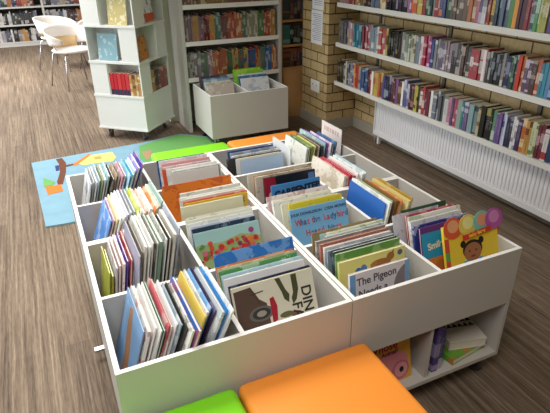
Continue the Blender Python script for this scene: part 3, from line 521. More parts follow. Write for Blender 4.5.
# ladybird book
o,w,h,t=FEAT['sky-blue lettered']
text('author',"JULIA DONALDSON   LYDIA MONKS",.0155,ink('2c4a78'),o,0,-.0008,h*.92,0,.0004)
x=-.4*w
for word,row,xs in (('What the Ladybird',.80,-.44*w),('Heard Next',.63,-.28*w)):
    cols=['c8505c','5a5c9a','c86a7a','4a78a8','d0545c']; xx=xs
    for i,ch in enumerate(word):
        if ch==' ': xx+=.014; continue
        text('title',ch,.036,ink(cols[(i*3)%5]),o,xx,-.0008,h*row,R(random.uniform(-8,8)),.001,'LEFT',.8); xx+=.0075 if ch in 'itl' else .0158 if ch not in 'WHN' else .023
pic('cover_picture',o,[disc_poly(-.36*w,h*.38,.09*w,.09*w),disc_poly(-.36*w,h*.38,.06*w,.06*w),disc_poly(.1*w,h*.2,.3*w,.12*h)],['f0e47c','e8d040','6aa84c'])
# pale grey lettered book
o,w,h,t=FEAT['pale grey lettered']
pic('cover_picture',o,[disc_poly(.48*w,h*.62,.26*w,.34*h,22,PI/2,3*PI/2),[(-.5*w,0),(-.41*w,0),(-.41*w,h*.99),(-.5*w,h*.99)],[(.42*w,0),(.5*w,0),(.5*w,h),(.42*w,h)]],['8a7f84','6f9cc8','7fa8d0'])
text('title',"The Pigeon",.038,ink('4a4450'),o,-.06*w,-.0008,h*.885,R(3),.0006,sx=.9)
text('title',"Needs a",.038,ink('4a4450'),o,-.12*w,-.0008,h*.72,R(3),.0006,sx=.9)
text('title',"Bath!",.038,ink('4a4450'),o,-.2*w,-.0008,h*.54,R(2),.0006,sx=.9)
# pale yellow bear book
o,w,h,t=FEAT['bear']
up_=lambda P:[(x,z+.05*h) for x,z in P]
pic('cover_picture',o,[up_(P) for P in [disc_poly(.12*w,h*.80,.16*w,.06*h),disc_poly(.02*w,h*.78,.06*w,.06*h),disc_poly(.27*w,h*.86,.06*w,.055*h),[(.27*w,h*.9),(.33*w,h*.95),(.31*w,h*.87)],[(.05*w,h*.8),(.1*w,h*.7),(.13*w,h*.7),(.12*w,h*.8)],
 disc_poly(-.22*w,h*.76,.05*w,.06*h,12),disc_poly(-.14*w,h*.78,.05*w,.065*h,12),disc_poly(-.2*w,h*.67,.04*w,.04*h,12),disc_poly(.42*w,h*.88,.04*w,.04*h,10)]],
 ['a8703c','b47c44','a8703c','a8703c','a8703c','3c6ca8','5484bc','3c6ca8','5c6c8c'])
text('title',"A Bear",.03,ink('8a6a34'),o,-.05*w,-.0008,h*.45)
# smiling-face book (small, half blue half orange)
o,w,h,t=FEAT['small blue']
pic('cover_picture',o,[[(-.5*w,0),(.5*w,0),(.5*w,h*.66),(-.5*w,h*.66)],disc_poly(.1*w,h*.48,.22*w,.14*h)],['e08a3c','d0743c'])
text('title',"Smile!",.034,ink('f2ead0'),o,.02*w,-.0008,h*.82,R(6),.0012)
# baby face board book with petal tabs
o,w,h,t=FEAT['baby']
pic('cover_picture',o,[[(-.5*w,0),(-.42*w,0),(-.42*w,h*.86),(-.5*w,h*.86)],[(-.5*w,h*.35),(-.42*w,h*.35),(-.42*w,h*.45),(-.5*w,h*.45)],[(-.5*w,h*.6),(-.42*w,h*.6),(-.42*w,h*.7),(-.5*w,h*.7)],
 disc_poly(0,h*.44,.26*w,.14*h),disc_poly(-.17*w,h*.75,.05*w,.042*h),disc_poly(.17*w,h*.75,.05*w,.042*h),disc_poly(0,h*.665,.185*w,.115*h),disc_poly(0,h*.635,.165*w,.112*h),
 disc_poly(-.06*w,h*.65,.016*w,.012*h,8),disc_poly(.06*w,h*.65,.016*w,.012*h,8),disc_poly(0,h*.585,.05*w,.014*h,10)],
 ['d8503c','3c8cc0','5aa850','6aaed8','2a1c18','2a1c18','2a1c18','a8704c','201814','201814','8c3c34'])
bm=bmesh.new(); prism(bm,[(-.2*w,h*.80),(.34*w,h*.84),(.34*w,h*.90),(-.2*w,h*.86)],-.0105,-.0096); lb=obj('title_label',bm,ink('d8402c'),o)
text('title','baby faces',.019,ink('f6d04c'),lb,.07*w,-.0109,h*.85,R(5),.0006)
for k,(px,cl) in enumerate(((-.33,'e0603c'),(-.06,'e8d060'),(.2,'7fc4bc'),(.42,'b85ca8'))):
    bm=bmesh.new(); prism(bm,disc_poly(px*w,h*.965,.17*w,.125*h,24),-.0017-.0022*k,-.0003-.0022*k); ptb=obj('petal_tab',bm,ink(cl),o)
    bm=bmesh.new(); prism(bm,disc_poly(px*w,h*.99,.10*w,.075*h,18),-.0023-.0022*k,-.0018-.0022*k); obj('tab_picture',bm,ink(['f0a87c','f4ec9c','e8a07c','d48cc4'][k]),ptb)
bm=bmesh.new()
for k in range(4): prism(bm,[(.505*w,h*(.3+.15*k)),(.56*w,h*(.3+.15*k)),(.56*w,h*(.45+.15*k)),(.505*w,h*(.45+.15*k))],.006,.009,mi=k)
obj('side_tab',bm,[ink(c) for c in ('d8503c','3c7cc0','8a5ca8','c87850')],o)
# other lettered covers
o,w,h,t=FEAT['yellow, dark-lettered']; text('title','HOME SWEET HOLE',.027,ink('4a3410'),o,0,-.0008,h*.90,R(-1),.0012)
o,w,h,t=FEAT['blue, dark-lettered']; text('title','CARPENTER',.042,ink('16243c'),o,.03*w,-.0008,h*.86,R(3),.0025)
o,w,h,t=FEAT['black and red']; pic('cover_picture',o,[[(-.5*w,0),(-.27*w,0),(-.24*w,h*.5),(-.29*w,h),(-.5*w,h)],[(.36*w,h*.2),(.48*w,h*.2),(.48*w,h*.96),(.36*w,h*.96)],disc_poly(-.38*w,h*.7,.04*w,.05*h),disc_poly(0,h*.5,.02*w,.03*h)],['b02438','5a80bc','f0dcc8','e0b040'])
o,w,h,t=FEAT['flowered']
rn=random.Random(4); P=[];C=[]
P.append([(-.5*w,0),(.5*w,0),(.5*w,h*.8),(.2*w,h*.88),(-.1*w,h*.82),(-.5*w,h*.84)]);C.append('9cba7c')
for i in range(80):
    a=rn.uniform(-.45,.45); zz=rn.uniform(.5,.84)+(.06 if a>.3 else 0); rr=rn.uniform(.018,.045)
    P.append(disc_poly(a*w,zz*h,rr*w,rr*w,9)); C.append(rn.choice(['c83c34','d8543c','b83050','e0843c','8a3c5c','d06a80','6a8c4c','c83c34']))
P.append(disc_poly(.36*w,h*.9,.04*w,.04*w,9)); C.append('a84880')
pic('cover_picture',o,P,C)
o,w,h,t=FEAT['blue and brown animal']
pic('cover_picture',o,[[(-.2*w,h*.9),(-.05*w,h*.95),(.05*w,h*.7),(.15*w,h*.5),(.2*w,h*.2),(.1*w,0),(-.1*w,0),(-.05*w,h*.3),(-.15*w,h*.6)],disc_poly(.16*w,h*.16,.12*w,.1*h),disc_poly(-.35*w,h*.6,.08*w,.3*h)],['a87c58','b89078','8fb4dc'])
o,w,h,t=FEAT['sketched-tree']
pic('cover_picture',o,[[(.0,h*.3),(.03*w,h*.3),(.02*w,h*.7),(.0,h*.7)],disc_poly(0,h*.78,.16*w,.12*h,7),disc_poly(-.25*w,h*.3,.1*w,.05*h,7),disc_poly(.25*w,h*.45,.05*w,.2*h,7)],['6c7480','8c949c','9aa4a8','a0a8b0'])
# upright plain book against the divider at the rear
book('picture_book',.215,.300,.006,cover('d9dcde','a9b0b4','plain'),stand(1.0755,2.27,.378,-PI/2,0),'tall plain white picture book standing sideways in rearmost bin of third column','picture books in the rearmost bin of the third column')
# sign holder
SIGNP=flat('e6dcd6',.6,name='pink_white_card'); ACR=flat('f4f6f8',.08,trans=.9,name='clear_acrylic',spec=.5)
t=thing('sign_holder','upright clear sign holder with faded card at rear right bin end','sign',(1.437,2.375,.378))
Mx=Matrix.Rotation(-PI/2,4,'Z')@Matrix.Rotation(-.0,4,'X')
box('acrylic_sleeve',(-.112,.112,.002,.005,0,.315),ACR,t,M=Mx)
box('card',(-.108,.108,.0002,.0018,.004,.312),SIGNP,t,M=Mx)
bm=bmesh.new(); rn=random.Random(8)
for k in range(3):
    x=-.08
    while x<.07:
        l=rn.uniform(.012,.03); bx(bm,x,x+l,-.0004,.0001,.265-k*.055,.29-k*.055); x+=l+.009
obj('faded_print',bm,flat('c9b0aa',.8,name='faded_print'),t,Mx)
# ------------------------------------------------------------------ lower shelf of the front right unit
o=book('board_book',.25,.185,.016,cover('e0a832','c88a28','plain'),stand(.938,1.10,.12,R(2),R(12)),'yellow board book with pink pig face leaning in the lower shelf','books in the lower shelf')
pic('cover_picture',o,[disc_poly(.03,.075,.085,.062),disc_poly(.075,.045,.04,.04),disc_poly(.078,.045,.03,.03),disc_poly(.08,.045,.01,.012)],['d88a94','c8707c','e09aa4','2a1c20'],-.0005)
text('title','Whose',.045,ink('a02830'),o,.0,-.001,.158,0,.001); text('title','Animal?',.024,ink('7c2028'),o,.03,-.001,.13,0,.0006)
book('picture_book',.17,.215,.025,cover('5c4c94','b0a4d8','spine'),stand(1.166,1.168,.119,PI/2,0),'purple-spined book standing beside the partition in the lower shelf','books in the lower shelf')
book('picture_book',.17,.19,.018,cover('4c4484','d0c8e8','spine'),stand(1.187,1.172,.119,PI/2,0),'lilac-spined thinner book standing beside purple book in the lower shelf','books in the lower shelf')
M0=Matrix.Translation((1.332,1.09,.1455))@Matrix.Rotation(R(8),4,'Z')@Matrix.Rotation(-PI/2,4,'X')
book('picture_book',.19,.17,.026,cover('6aa83c','d8603c','art'),M0,'green and red book lying flat under cream book in the lower shelf','books in the lower shelf')
M0=Matrix.Translation((1.335,1.105,.1840))@Matrix.Rotation(R(-14),4,'Z')@Matrix.Rotation(-PI/2,4,'X')
o=book('board_book',.16,.18,.037,cover('ded6c8','b8ac9c','plain'),M0,'cream book with black zigzag rows lying on top of green book','books in the lower shelf')
P=[];C=[]
for r_ in range(3):
    for k in range(6):
        x=-.072+k*.024; z=.085+r_*.03; P.append([(x,z),(x+.012,z+.022),(x+.024,z)]); C.append('2a2624')
pic('cover_picture',o,P,C,-.0006)
# ------------------------------------------------------------------ seat cubes
def seat(x0,x1,y0,y1,z1,hexc,lab):
    bm=bmesh.new(); bx(bm,x0,x1,y0,y1,.002,z1); bevel(bm,.022,4)
    o=obj('seat_cube',bm,flat(hexc,.45,spec=.35,name='vinyl_'+hexc),None,smooth=True); tag(o,lab,'stool','foam seat cubes around the book boxes')
    bm=bmesh.new()
    x_0,x_1,y_0,y_1=x0-.0008,x1+.0008,y0-.0008,y1+.0008
    tube(bm,[(x_0+.02,y_0,z1-.03),(x_1-.02,y_0,z1-.03)],.0022,6); obj('seam_piping',bm,flat(hexc,.45,spec=.35),o)
    return o
seat(.349,.795,.50,1.056,.437,'f7983c','orange foam seat cube against the front of the nearest book box')
seat(-.10,.343,.50,1.056,.437,'86de28','lime green foam seat cube beside the orange cube in front')
seat(1.06,1.58,2.60,3.10,.43,'f7983c','orange foam seat cube behind the back right book box')
seat(.55,1.05,2.58,3.10,.43,'86de28','lime green foam seat cube behind the back left book box')
# ------------------------------------------------------------------ rug
bm=bmesh.new()
slab(bm,[(-.186,4.446),(.353,4.50),(.714,4.53),(1.124,4.62),(1.34,4.42),(1.36,3.25),(-.006,3.20),(-.14,3.21)],.0005,.011,0)
for poly,mi in (([(0.003,4.44),(0.053,4.448),(0.074,4.311),(0.056,4.106),(0.015,3.867),(-0.02,3.865),(-0.023,3.928),(0.013,4.127),(0.019,4.313)],1),([(0.07,4.264),(0.148,4.274),(0.145,4.239),(0.066,4.218)],1),
 ([(-.014,4.281),(.018,4.282),(.012,4.168),(-.014,4.164)],4),([(0.141,4.277),(0.275,4.403),(0.459,4.405),(0.47,4.265),(0.432,4.182),(0.298,4.199),(0.203,4.197)],2),
 ([(0.124,4.261),(0.272,4.444),(0.284,4.411),(0.142,4.204)],3),([(0.294,4.354),(0.359,4.348),(0.356,4.271),(0.3,4.273)],5),([(-.111,3.869),(.003,3.864),(.005,3.733),(-.099,3.709)],3),
 ([(-.115,4.058),(-.037,3.934),(-.056,3.872),(-.117,3.872)],6),([(0.702,4.453),(1.10,4.60),(1.308,4.421),(1.337,4.192),(1.30,3.4),(0.9,3.3),(.705,3.6),(0.649,4.15)],6),
 ([(0.694,4.287),(0.768,4.305),(0.774,4.14),(0.685,4.081)],7)):
    slab(bm,poly,.0105,.0122+.0004*mi,mi)
rm=[flat('86aec2',.95,noise=.25,name='rug_blue'),flat('6a4030',.95,name='rug_brown'),flat('f0d878',.95,name='rug_yellow'),flat('e07a34',.95,name='rug_orange'),flat('34406c',.95,name='rug_navy'),flat('a8a060',.95,name='rug_olive'),flat('6aa45c',.95,name='rug_green'),flat('a88c6c',.95,name='rug_tan')]
tag(obj('rug',bm,rm),'blue children rug with tree, birdhouse and green hill on the carpet','rug')
# ------------------------------------------------------------------ wall shelves and their books
WALL={}
WALL[3]=[
(4.1, 3.979, '3a3026', '8a7450', 'dark brown'),
(3.979, 3.932, 'c9c2b0', '6a6458', 'cream'),
(3.932, 3.88, '2e3764', 'b0b4c8', 'navy'),
(3.88, 3.846, '9a98a0', 'd8d4d0', 'grey'),
(3.846, 3.817, '6a5a94', 'c8c0d8', 'violet'),
(3.817, 3.781, 'd98a3c', 'f0d0a0', 'orange'),
(3.781, 3.746, 'b83a30', 'f0c8b8', 'red'),
(3.746, 3.709, 'b0aca6', '6a6660', 'pale grey'),
(3.709, 3.597, '3a5a8c', 'a8bcd4', 'blue'),
(3.597, 3.564, '5c2430', 'c89098', 'dark red'),
(3.564, 3.543, 'b8303c', 'f0c0c0', 'red'),
(3.543, 3.516, 'efe8e0', 'c84848', 'white'),
(3.516, 3.451, 'd9b438', 'b83a2c', 'yellow'),
(3.451, 3.42, 'cf5a30', 'f0c090', 'orange red'),
(3.42, 3.387, 'd9bc50', '7a5a28', 'golden'),
(3.387, 3.362, '5a4c90', 'd0c4e0', 'purple'),
(3.362, 3.28, '2c3350', '9aa4b8', 'dark blue'),
(3.28, 3.216, '6a2836', 'c8a0a0', 'maroon'),
(3.216, 3.185, '7a5a86', 'd4c4d8', 'plum'),
(3.185, 3.146, 'c9a06a', '6a4a2c', 'tan'),
(3.146, 3.123, 'efece6', 'a8a49c', 'white'),
(3.123, 3.072, '5a64a0', 'd0d4e8', 'slate blue'),
(3.072, 3.045, 'd8cfe0', '8a7ca0', 'lilac'),
(3.045, 2.991, '4a2030', 'b07880', 'dark maroon'),
(2.991, 2.948, 'cfc048', '6a6028', 'yellow'),
(2.948, 2.921, '4a4640', 'a09888', 'charcoal'),
(2.921, 2.896, 'f0ece4', 'b04040', 'white'),
(2.896, 2.871, 'c83830', 'f0d0c0', 'bright red'),
(2.871, 2.82, '6a2c3c', 'c89898', 'wine red'),
(2.82, 2.781, 'e9e4da', '7a7468', 'white'),
(2.781, 2.743, '7a8698', 'd0d8dc', 'blue grey'),
(2.743, 2.669, '5a5c60', 'b8bcc0', 'dark grey'),
(2.669, 2.633, 'dcdcd8', '888884', 'pale grey'),
(2.633, 2.597, 'd08ca0', 'f0dce0', 'pink'),
(2.597, 2.574, '6a4a80', 'c8b8d4', 'purple'),
(2.574, 2.54, 'c04a64', 'f0c8d0', 'raspberry'),
(2.54, 2.503, '90a098', 'dce4dc', 'grey green'),
(2.503, 2.472, '3a8c94', 'b4dce0', 'teal'),
(2.472, 2.439, '7a5c90', 'd4c8dc', 'mauve'),
(2.439, 2.354, '86a0a4', '3c5054', 'striped grey-teal'),
(2.354, 2.331, 'cdb888', '8a744c', 'tan'),
(2.331, 2.232, '23221c', 'a8a848', 'thick black and olive'),
(2.232, 2.203, '5a9070', 'c4dcc8', 'green'),
(2.203, 2.16, '7a5aa0', 'e0c8e8', 'bright purple'),
(2.16, 2.123, 'c4c8e0', '5a5ca0', 'pale violet'),
(2.123, 2.08, '303850', '8a94ac', 'dark navy'),
(2.08, 2.044, 'eeecea', 'a0a0a8', 'white'),
(2.044, 2.014, '4a3a64', 'a498b8', 'dark purple'),
(2.014, 1.983, 'd9742c', 'f0d098', 'orange'),
(1.983, 1.945, 'cf9c38', '7a3c20', 'amber'),
(1.945, 1.902, 'd4d8a8', '7a9050', 'pale green'),
(1.902, 1.858, '7a2c3c', 'd0a0a0', 'burgundy'),
(1.858, 1.826, 'e8e0dc', 'b84040', 'white and red'),
(1.826, 1.794, '34466c', '9cacc8', 'navy'),
(1.794, 1.733, '3c5480', 'b0c0d8', 'steel blue')]
WALL[2]=[
(4.1, 3.962, '77706e', '4a4450', 'faded grey'),
(3.962, 3.941, '4a6aa0', 'a8bcd8', 'blue'),
(3.941, 3.897, 'd49aa0', 'cdb070', 'pink and tan'),
(3.897, 3.856, 'cfa4a4', 'efe0d8', 'dusty pink'),
(3.856, 3.732, '2c7c94', '88c0cc', 'teal blue'),
(3.732, 3.661, '8a3448', 'd4a0a8', 'maroon'),
(3.661, 3.617, 'c45a68', 'f0d4d4', 'rose'),
(3.617, 3.513, '8898a8', 'e4e4dc', 'blue-grey white-banded'),
(3.513, 3.486, 'e8e4dc', 'b0aca4', 'white'),
(3.486, 3.391, 'cc5450', 'f0e8e0', 'coral white-banded'),
(3.391, 3.365, 'cfb458', '6a5420', 'yellow'),
(3.365, 3.262, '1e1f1c', '6a7058', 'black'),
(3.262, 3.203, '3a3028', '907c60', 'dark brown'),
(3.203, 3.158, '8a8c8c', 'd0d0cc', 'grey'),
(3.158, 3.08, '8a9a84', 'd4dccc', 'sage'),
(3.08, 3.035, 'd4ccae', '8a8468', 'cream'),
(3.035, 2.989, '7c8894', 'ccd4d8', 'grey blue'),
(2.989, 2.947, 'efe4e2', 'd090a0', 'white and pink'),
(2.947, 2.896, 'b8284c', 'f0a8b8', 'crimson'),
(2.896, 2.868, 'b0408c', 'ecb8dc', 'magenta'),
(2.868, 2.831, '3c5490', 'b0bcd8', 'blue'),
(2.831, 2.786, '9a9a9c', 'dcdcd8', 'light grey'),
(2.786, 2.734, '6c6480', 'c4bccc', 'purple grey'),
(2.734, 2.662, 'a08c98', 'dcd0d4', 'mauve'),
(2.662, 2.614, '38343c', '908890', 'dark mottled'),
(2.614, 2.57, '4c4a50', 'b4a8a0', 'charcoal'),
(2.57, 2.53, '5c4844', 'b8a090', 'dark brown'),
(2.53, 2.493, '4a5450', 'b0b8a8', 'dark green grey'),
(2.493, 2.42, 'b8404c', 'f0e4e0', 'red and white'),
(2.42, 2.36, 'e4d8d4', 'b84048', 'white red-lettered'),
(2.36, 2.321, '4c4c50', 'b0b0b0', 'dark grey'),
(2.321, 2.239, '1c1c1e', '7a8494', 'black'),
(2.239, 2.218, '94908c', 'd4d0c8', 'warm grey'),
(2.218, 2.201, '3a2c34', '988088', 'dark plum'),
(2.201, 2.177, '24305c', '8894bc', 'navy'),
(2.177, 2.125, '2c5248', '8cb0a0', 'dark green'),
(2.125, 2.099, 'c43c34', 'f0c0a8', 'red'),
(2.099, 2.077, 'd08038', 'f0d8a8', 'orange'),
(2.077, 2.028, '6a4c70', 'd8c8d8', 'purple picture'),
(2.028, 1.995, '5c4438', 'b09880', 'brown'),
(1.995, 1.969, 'c85a3c', 'f0c8b0', 'rust'),
(1.969, 1.926, '3a8ca0', 'b0dce4', 'turquoise'),
(1.926, 1.895, '5a94c4', 'c8e0f0', 'light blue'),
(1.895, 1.835, '2c5494', 'a0bce0', 'royal blue')]
WALL[1]=[
(4.1, 4.085, '8c8880', '4c4844', 'grey'),
(4.085, 3.965, 'b08890', 'e8d8d8', 'dusty pink'),
(3.965, 3.863, '9c3c34', 'e0a898', 'red'),
(3.863, 3.722, '9a7c50', 'dcc8a0', 'tan'),
(3.722, 3.624, '4a382c', 'a08868', 'dark brown'),
(3.624, 3.512, '6c7c98', 'ccd4e0', 'blue grey'),
(3.512, 3.426, 'd8a858', 'f0e4c0', 'golden'),
(3.426, 3.303, '201c22', '7c7480', 'black'),
(3.303, 3.234, '402c4c', 'a090ac', 'dark purple'),
(3.234, 3.171, '1c1a20', '88848c', 'black'),
(3.171, 3.128, 'b070a8', 'ecd0e8', 'orchid'),
(3.128, 3.063, 'dc6c34', 'f4c8a0', 'orange'),
(3.063, 3.006, 'dcc050', 'f4ecb8', 'yellow'),
(3.006, 2.975, 'b03c34', 'ecb8a8', 'red'),
(2.975, 2.908, '2c4c40', '90b0a0', 'dark green'),
(2.908, 2.886, '8c9090', 'd0d4d0', 'grey'),
(2.886, 2.835, 'a83c3c', 'e8b0a0', 'brick red'),
(2.835, 2.775, '44548c', 'd87c50', 'blue and orange'),
(2.775, 2.723, '30503c', '9cb89c', 'bottle green'),
(2.723, 2.578, '6c5c50', 'c8b8a0', 'mottled brown'),
(2.578, 2.515, 'b06c44', 'e0c8a8', 'rust'),
(2.515, 2.485, 'c06c84', 'f0d4dc', 'pink'),
(2.485, 2.461, '5c4880', 'c4b8d8', 'purple'),
(2.461, 2.427, 'e0dee0', '9c9ca4', 'white'),
(2.427, 2.395, 'b43c34', 'f0c4b0', 'scarlet'),
(2.395, 2.365, 'dcb83c', '6c5c24', 'yellow'),
(2.365, 2.315, '24485c', '88a8b8', 'dark teal'),
(2.315, 2.254, '5c6c84', 'c0c8d4', 'slate blue'),
(2.254, 2.227, '4c8848', 'b8d8a8', 'green'),
(2.227, 2.197, 'd8943c', 'f4dca8', 'orange'),
(2.197, 2.144, '482430', 'a87c84', 'dark maroon'),
(2.144, 2.106, '9c2c34', 'e09c98', 'deep red'),
(2.106, 2.081, '2c5c64', '98c0c4', 'sea green'),
(2.081, 2.048, '54a450', 'c8e4b8', 'bright green'),
(2.048, 2.001, 'b8b844', 'e4d8a4', 'yellow green'),
(2.001, 1.978, '6c508c', 'ccc0dc', 'purple'),
(1.978, 1.911, 'a84858', 'e4b8c0', 'raspberry red')]

SHELF=flat('dcdad2',.5,name='cream_metal_shelf'); BRK=flat('6a655c',.5,name='dark_bracket_metal')
SZ={1:1.15,2:.816,3:.472,4:1.50}; SN={1:'top',2:'middle',3:'bottom'}  # the highest shelf is unseen, added to shade the ones below
for k,z in SZ.items():
    t=thing('wall_shelf',('long cream metal wall shelf, %s of three above the radiator'%SN[k]) if k<4 else 'long cream metal wall shelf added out of view to shade the lower ones','shelf',(2.625,2.55,z),0,'wall shelves on the brick wall')
    box('shelf_board',(-.124,.124,-1.55,1.562,-.02,0),SHELF,t)
    box('front_lip',(-.128,-.1245,-1.55,1.562,-.034,.002),SHELF,t)
    for y in (-1.3,-.45,.4,1.25): 
        bm=bmesh.new(); prism(bm,[(.123,-.021),(-.10,-.021),(.123,-.09)],y-.004,y+.004); obj('bracket',bm,BRK,t)
bm=bmesh.new()
for i,y in enumerate((1.25,2.10,2.95,3.80)):
    o=box('wall_upright',(2.738,2.7495,y-.014,y+.014,.46,2.0),BRK); tag(o,'dark slotted metal upright on the brick wall, %s from the radiator left end'%['fourth','third','second','first'][i],'rail','slotted uprights behind the wall shelves')
bm.free()
for k in (1,2,3):
    z=SZ[k]+.0008; num=0
    for (ya,yb,base,acc,desc) in WALL[k]:
        y=ya
        while y>yb+.008:
            big='thick' in desc or 'banded' in desc
            t=min(random.uniform(.018,.034) if not big else random.uniform(.03,.045),y-yb)
            if y-yb-t<.010: t=y-yb
            num+=1
            h=random.uniform(.178,.205) if k!=1 else random.uniform(.19,.225)
            if desc in('crimson','bright red','magenta'): h+=.02
            d=random.uniform(.115,.135); xin=random.uniform(0,.012)
            sty='spine' if random.random()<.85 else 'plain'
            article='%s paperback, %s from the brick pillar on the %s wall shelf'%(desc,nth(num),SN[k])
            book('paperback',d,h,t-.0012,cover(base,acc,sty),Matrix.Translation((2.508+xin+d/2,y-t+.0006,z)),article,'paperbacks on the %s wall shelf'%SN[k],soft=True,pm=PAGE_OLD)
            y-=t
# ------------------------------------------------------------------ radiator
t=thing('radiator','long white ribbed panel radiator under the wall shelves','radiator',(2.66,2.5,0))
RAD=flat('e8e8ea',.4,name='radiator_enamel')
bm=bmesh.new()
n=84; y0=-1.42; y1=1.105
for face in (0,):
    pts=[]
    for i in range(n):
        a=y0+(y1-y0)*i/n; p=(y1-y0)/n
        pts+= [(a,-.025),(a+p*.42,-.025),(a+p*.5,-.030),(a+p*.92,-.030)]
    pts.append((y1,-.025))
    rings=[[bm.verts.new((x,yy,z)) for yy,x in pts] for z in (.13,.40)]
    for i in range(len(pts)-1): bm.faces.new((rings[0][i],rings[0][i+1],rings[1][i+1],rings[1][i]))
bx(bm,-.024,.03,y0,y1,.13,.40)
obj('ribbed_panel',bm,RAD,t)
box('bottom_band',(-.04,.03,y0,y1,.085,.129),RAD,t,.004); box('top_grille',(-.04,.03,y0,y1,.401,.415),RAD,t,.003)
box('end_cap',(-.04,.032,y1+.001,y1+.012,.085,.415),RAD,t,.002); 
for y in (y0+.2,y1-.03): box('foot',(-.012,.012,y-.012,y+.012,0,.0845),RAD,t)
bm=bmesh.new(); tube(bm,[(0,y1+.022,.0),(0,y1+.022,.11),(0,y1+.012,.11)],.008); obj('pipe',bm,RAD,t)
# ------------------------------------------------------------------ tall white bookcase
CASE={}
CASE[1]=[(1.27, 1.285, '8c8a86', 'c8c4bc', 'grey'),
(1.285, 1.335, 'b4b2ac', '6c6a66', 'pale grey'),
(1.335, 1.365, '94788c', 'd4c4d0', 'mauve'),
(1.365, 1.397, '8c8c90', 'ccccd0', 'grey'),
(1.397, 1.465, '6c8470', 'bcccb8', 'grey green'),
(1.465, 1.515, 'c09ca8', 'ece0e4', 'pink'),
(1.515, 1.565, 'd07034', 'f0c898', 'orange'),
(1.565, 1.655, 'b86030', 'e8b078', 'rust orange'),
(1.655, 1.705, '3c7c50', 'a84038', 'green'),
(1.705, 1.765, 'c0b050', 'b83c34', 'yellow'),
(1.765, 1.825, '34786c', 'b83c34', 'teal'),
(1.825, 1.865, 'd0b040', '3c5c9c', 'yellow'),
(1.865, 1.945, '2c5c9c', 'b83c34', 'blue'),
(1.945, 1.995, 'd09040', 'b83c34', 'amber'),
(1.995, 2.045, '3c8c80', 'b83c34', 'sea green'),
(2.045, 2.115, '3468b0', 'a8c0e0', 'bright blue'),
(2.115, 2.165, 'c86c38', 'ecc090', 'orange'),
(2.165, 2.17, '8c5034', 'c8a080', 'brown')]
CASE[2]=[(1.27, 1.339, '907888', 'c8b8c0', 'mauve'),
(1.339, 1.399, 'c09c54', 'c87888', 'ochre'),
(1.399, 1.449, '8c6c80', 'c8b8c4', 'plum grey'),
(1.449, 1.499, '6c2428', 'b87070', 'dark red'),
(1.499, 1.549, 'd0a048', 'e07838', 'yellow'),
(1.549, 1.609, '5c8480', 'b0c8c0', 'teal grey'),
(1.609, 1.679, '84504c', 'c8a09c', 'russet'),
(1.679, 1.759, 'c05438', 'ecb090', 'red orange'),
(1.759, 1.819, 'cc7440', 'f0c898', 'orange'),
(1.819, 1.869, '6c8070', 'bcc8b8', 'grey green'),
(1.869, 1.979, 'a8a890', 'dcdcc8', 'stone'),
(1.979, 2.039, '5c8c50', 'b8d4a8', 'green'),
(2.039, 2.099, 'c05038', 'ecb898', 'red'),
(2.099, 2.159, 'd09444', 'f0d8a0', 'amber'),
(2.159, 2.17, '648060', 'b8c8a8', 'olive green')]
CASE[3]=[(1.27, 1.419, '8c7064', 'c8b4a4', 'brown'),
(1.419, 1.679, 'a08858', 'd8c8a0', 'tan'),
(1.679, 1.979, '986860', 'd0b0a8', 'russet'),
(1.979, 2.17, '84785c', 'c8bca0', 'khaki')]

t=thing('bookcase','tall white bookcase of thin paperbacks beside the brick pillar','bookcase',(1.725,4.80,0))
box('side_panel',(-.495,-.465,-.16,.22,0,1.9),LAM2,t); box('side_panel',(.455,.485,-.16,.22,0,1.9),LAM2,t)
box('back_panel',(-.465,.455,.20,.219,.0,1.9),LAM2,t); box('top_panel',(-.465,.455,-.15,.20,1.87,1.9),LAM2,t)
SHZ={1:.51,2:.832,3:1.142,4:1.46}
for z in SHZ.values():
    s=box('shelf',(-.464,.454,-.15,.199,z-.03,z),LAM2,t)
    box('label_rail',(-.464,.454,-.158,-.1505,z-.034,z+.004),EDGE,s)
for k in (1,2,3):
    z=SHZ[k]+.001; num=0
    for (xa,xb,base,acc,desc) in CASE[k]:
        x=xa
        while x<xb-.006:
            th=min(random.uniform(.011,.019),xb-x)
            if xb-x-th<.007: th=xb-x
            num+=1; h=random.uniform(.20,.235) if k!=3 else random.uniform(.2,.23)
            lean=0
            book('thin_paperback',.15,h,th-.0016,cover(base,acc,'spine'),Matrix.Translation((x+th-.0008,4.662+random.uniform(0,.01)+.075,z))@Matrix.Rotation(PI/2,4,'Z'),
              '%s thin paperback, %s from the left on the %s bookcase shelf'%(desc,nth(num),['','lowest','middle','upper'][k]),'thin paperbacks on the %s bookcase shelf'%['','lowest','middle','upper'][k],soft=True,pages=k<3)
            x+=th
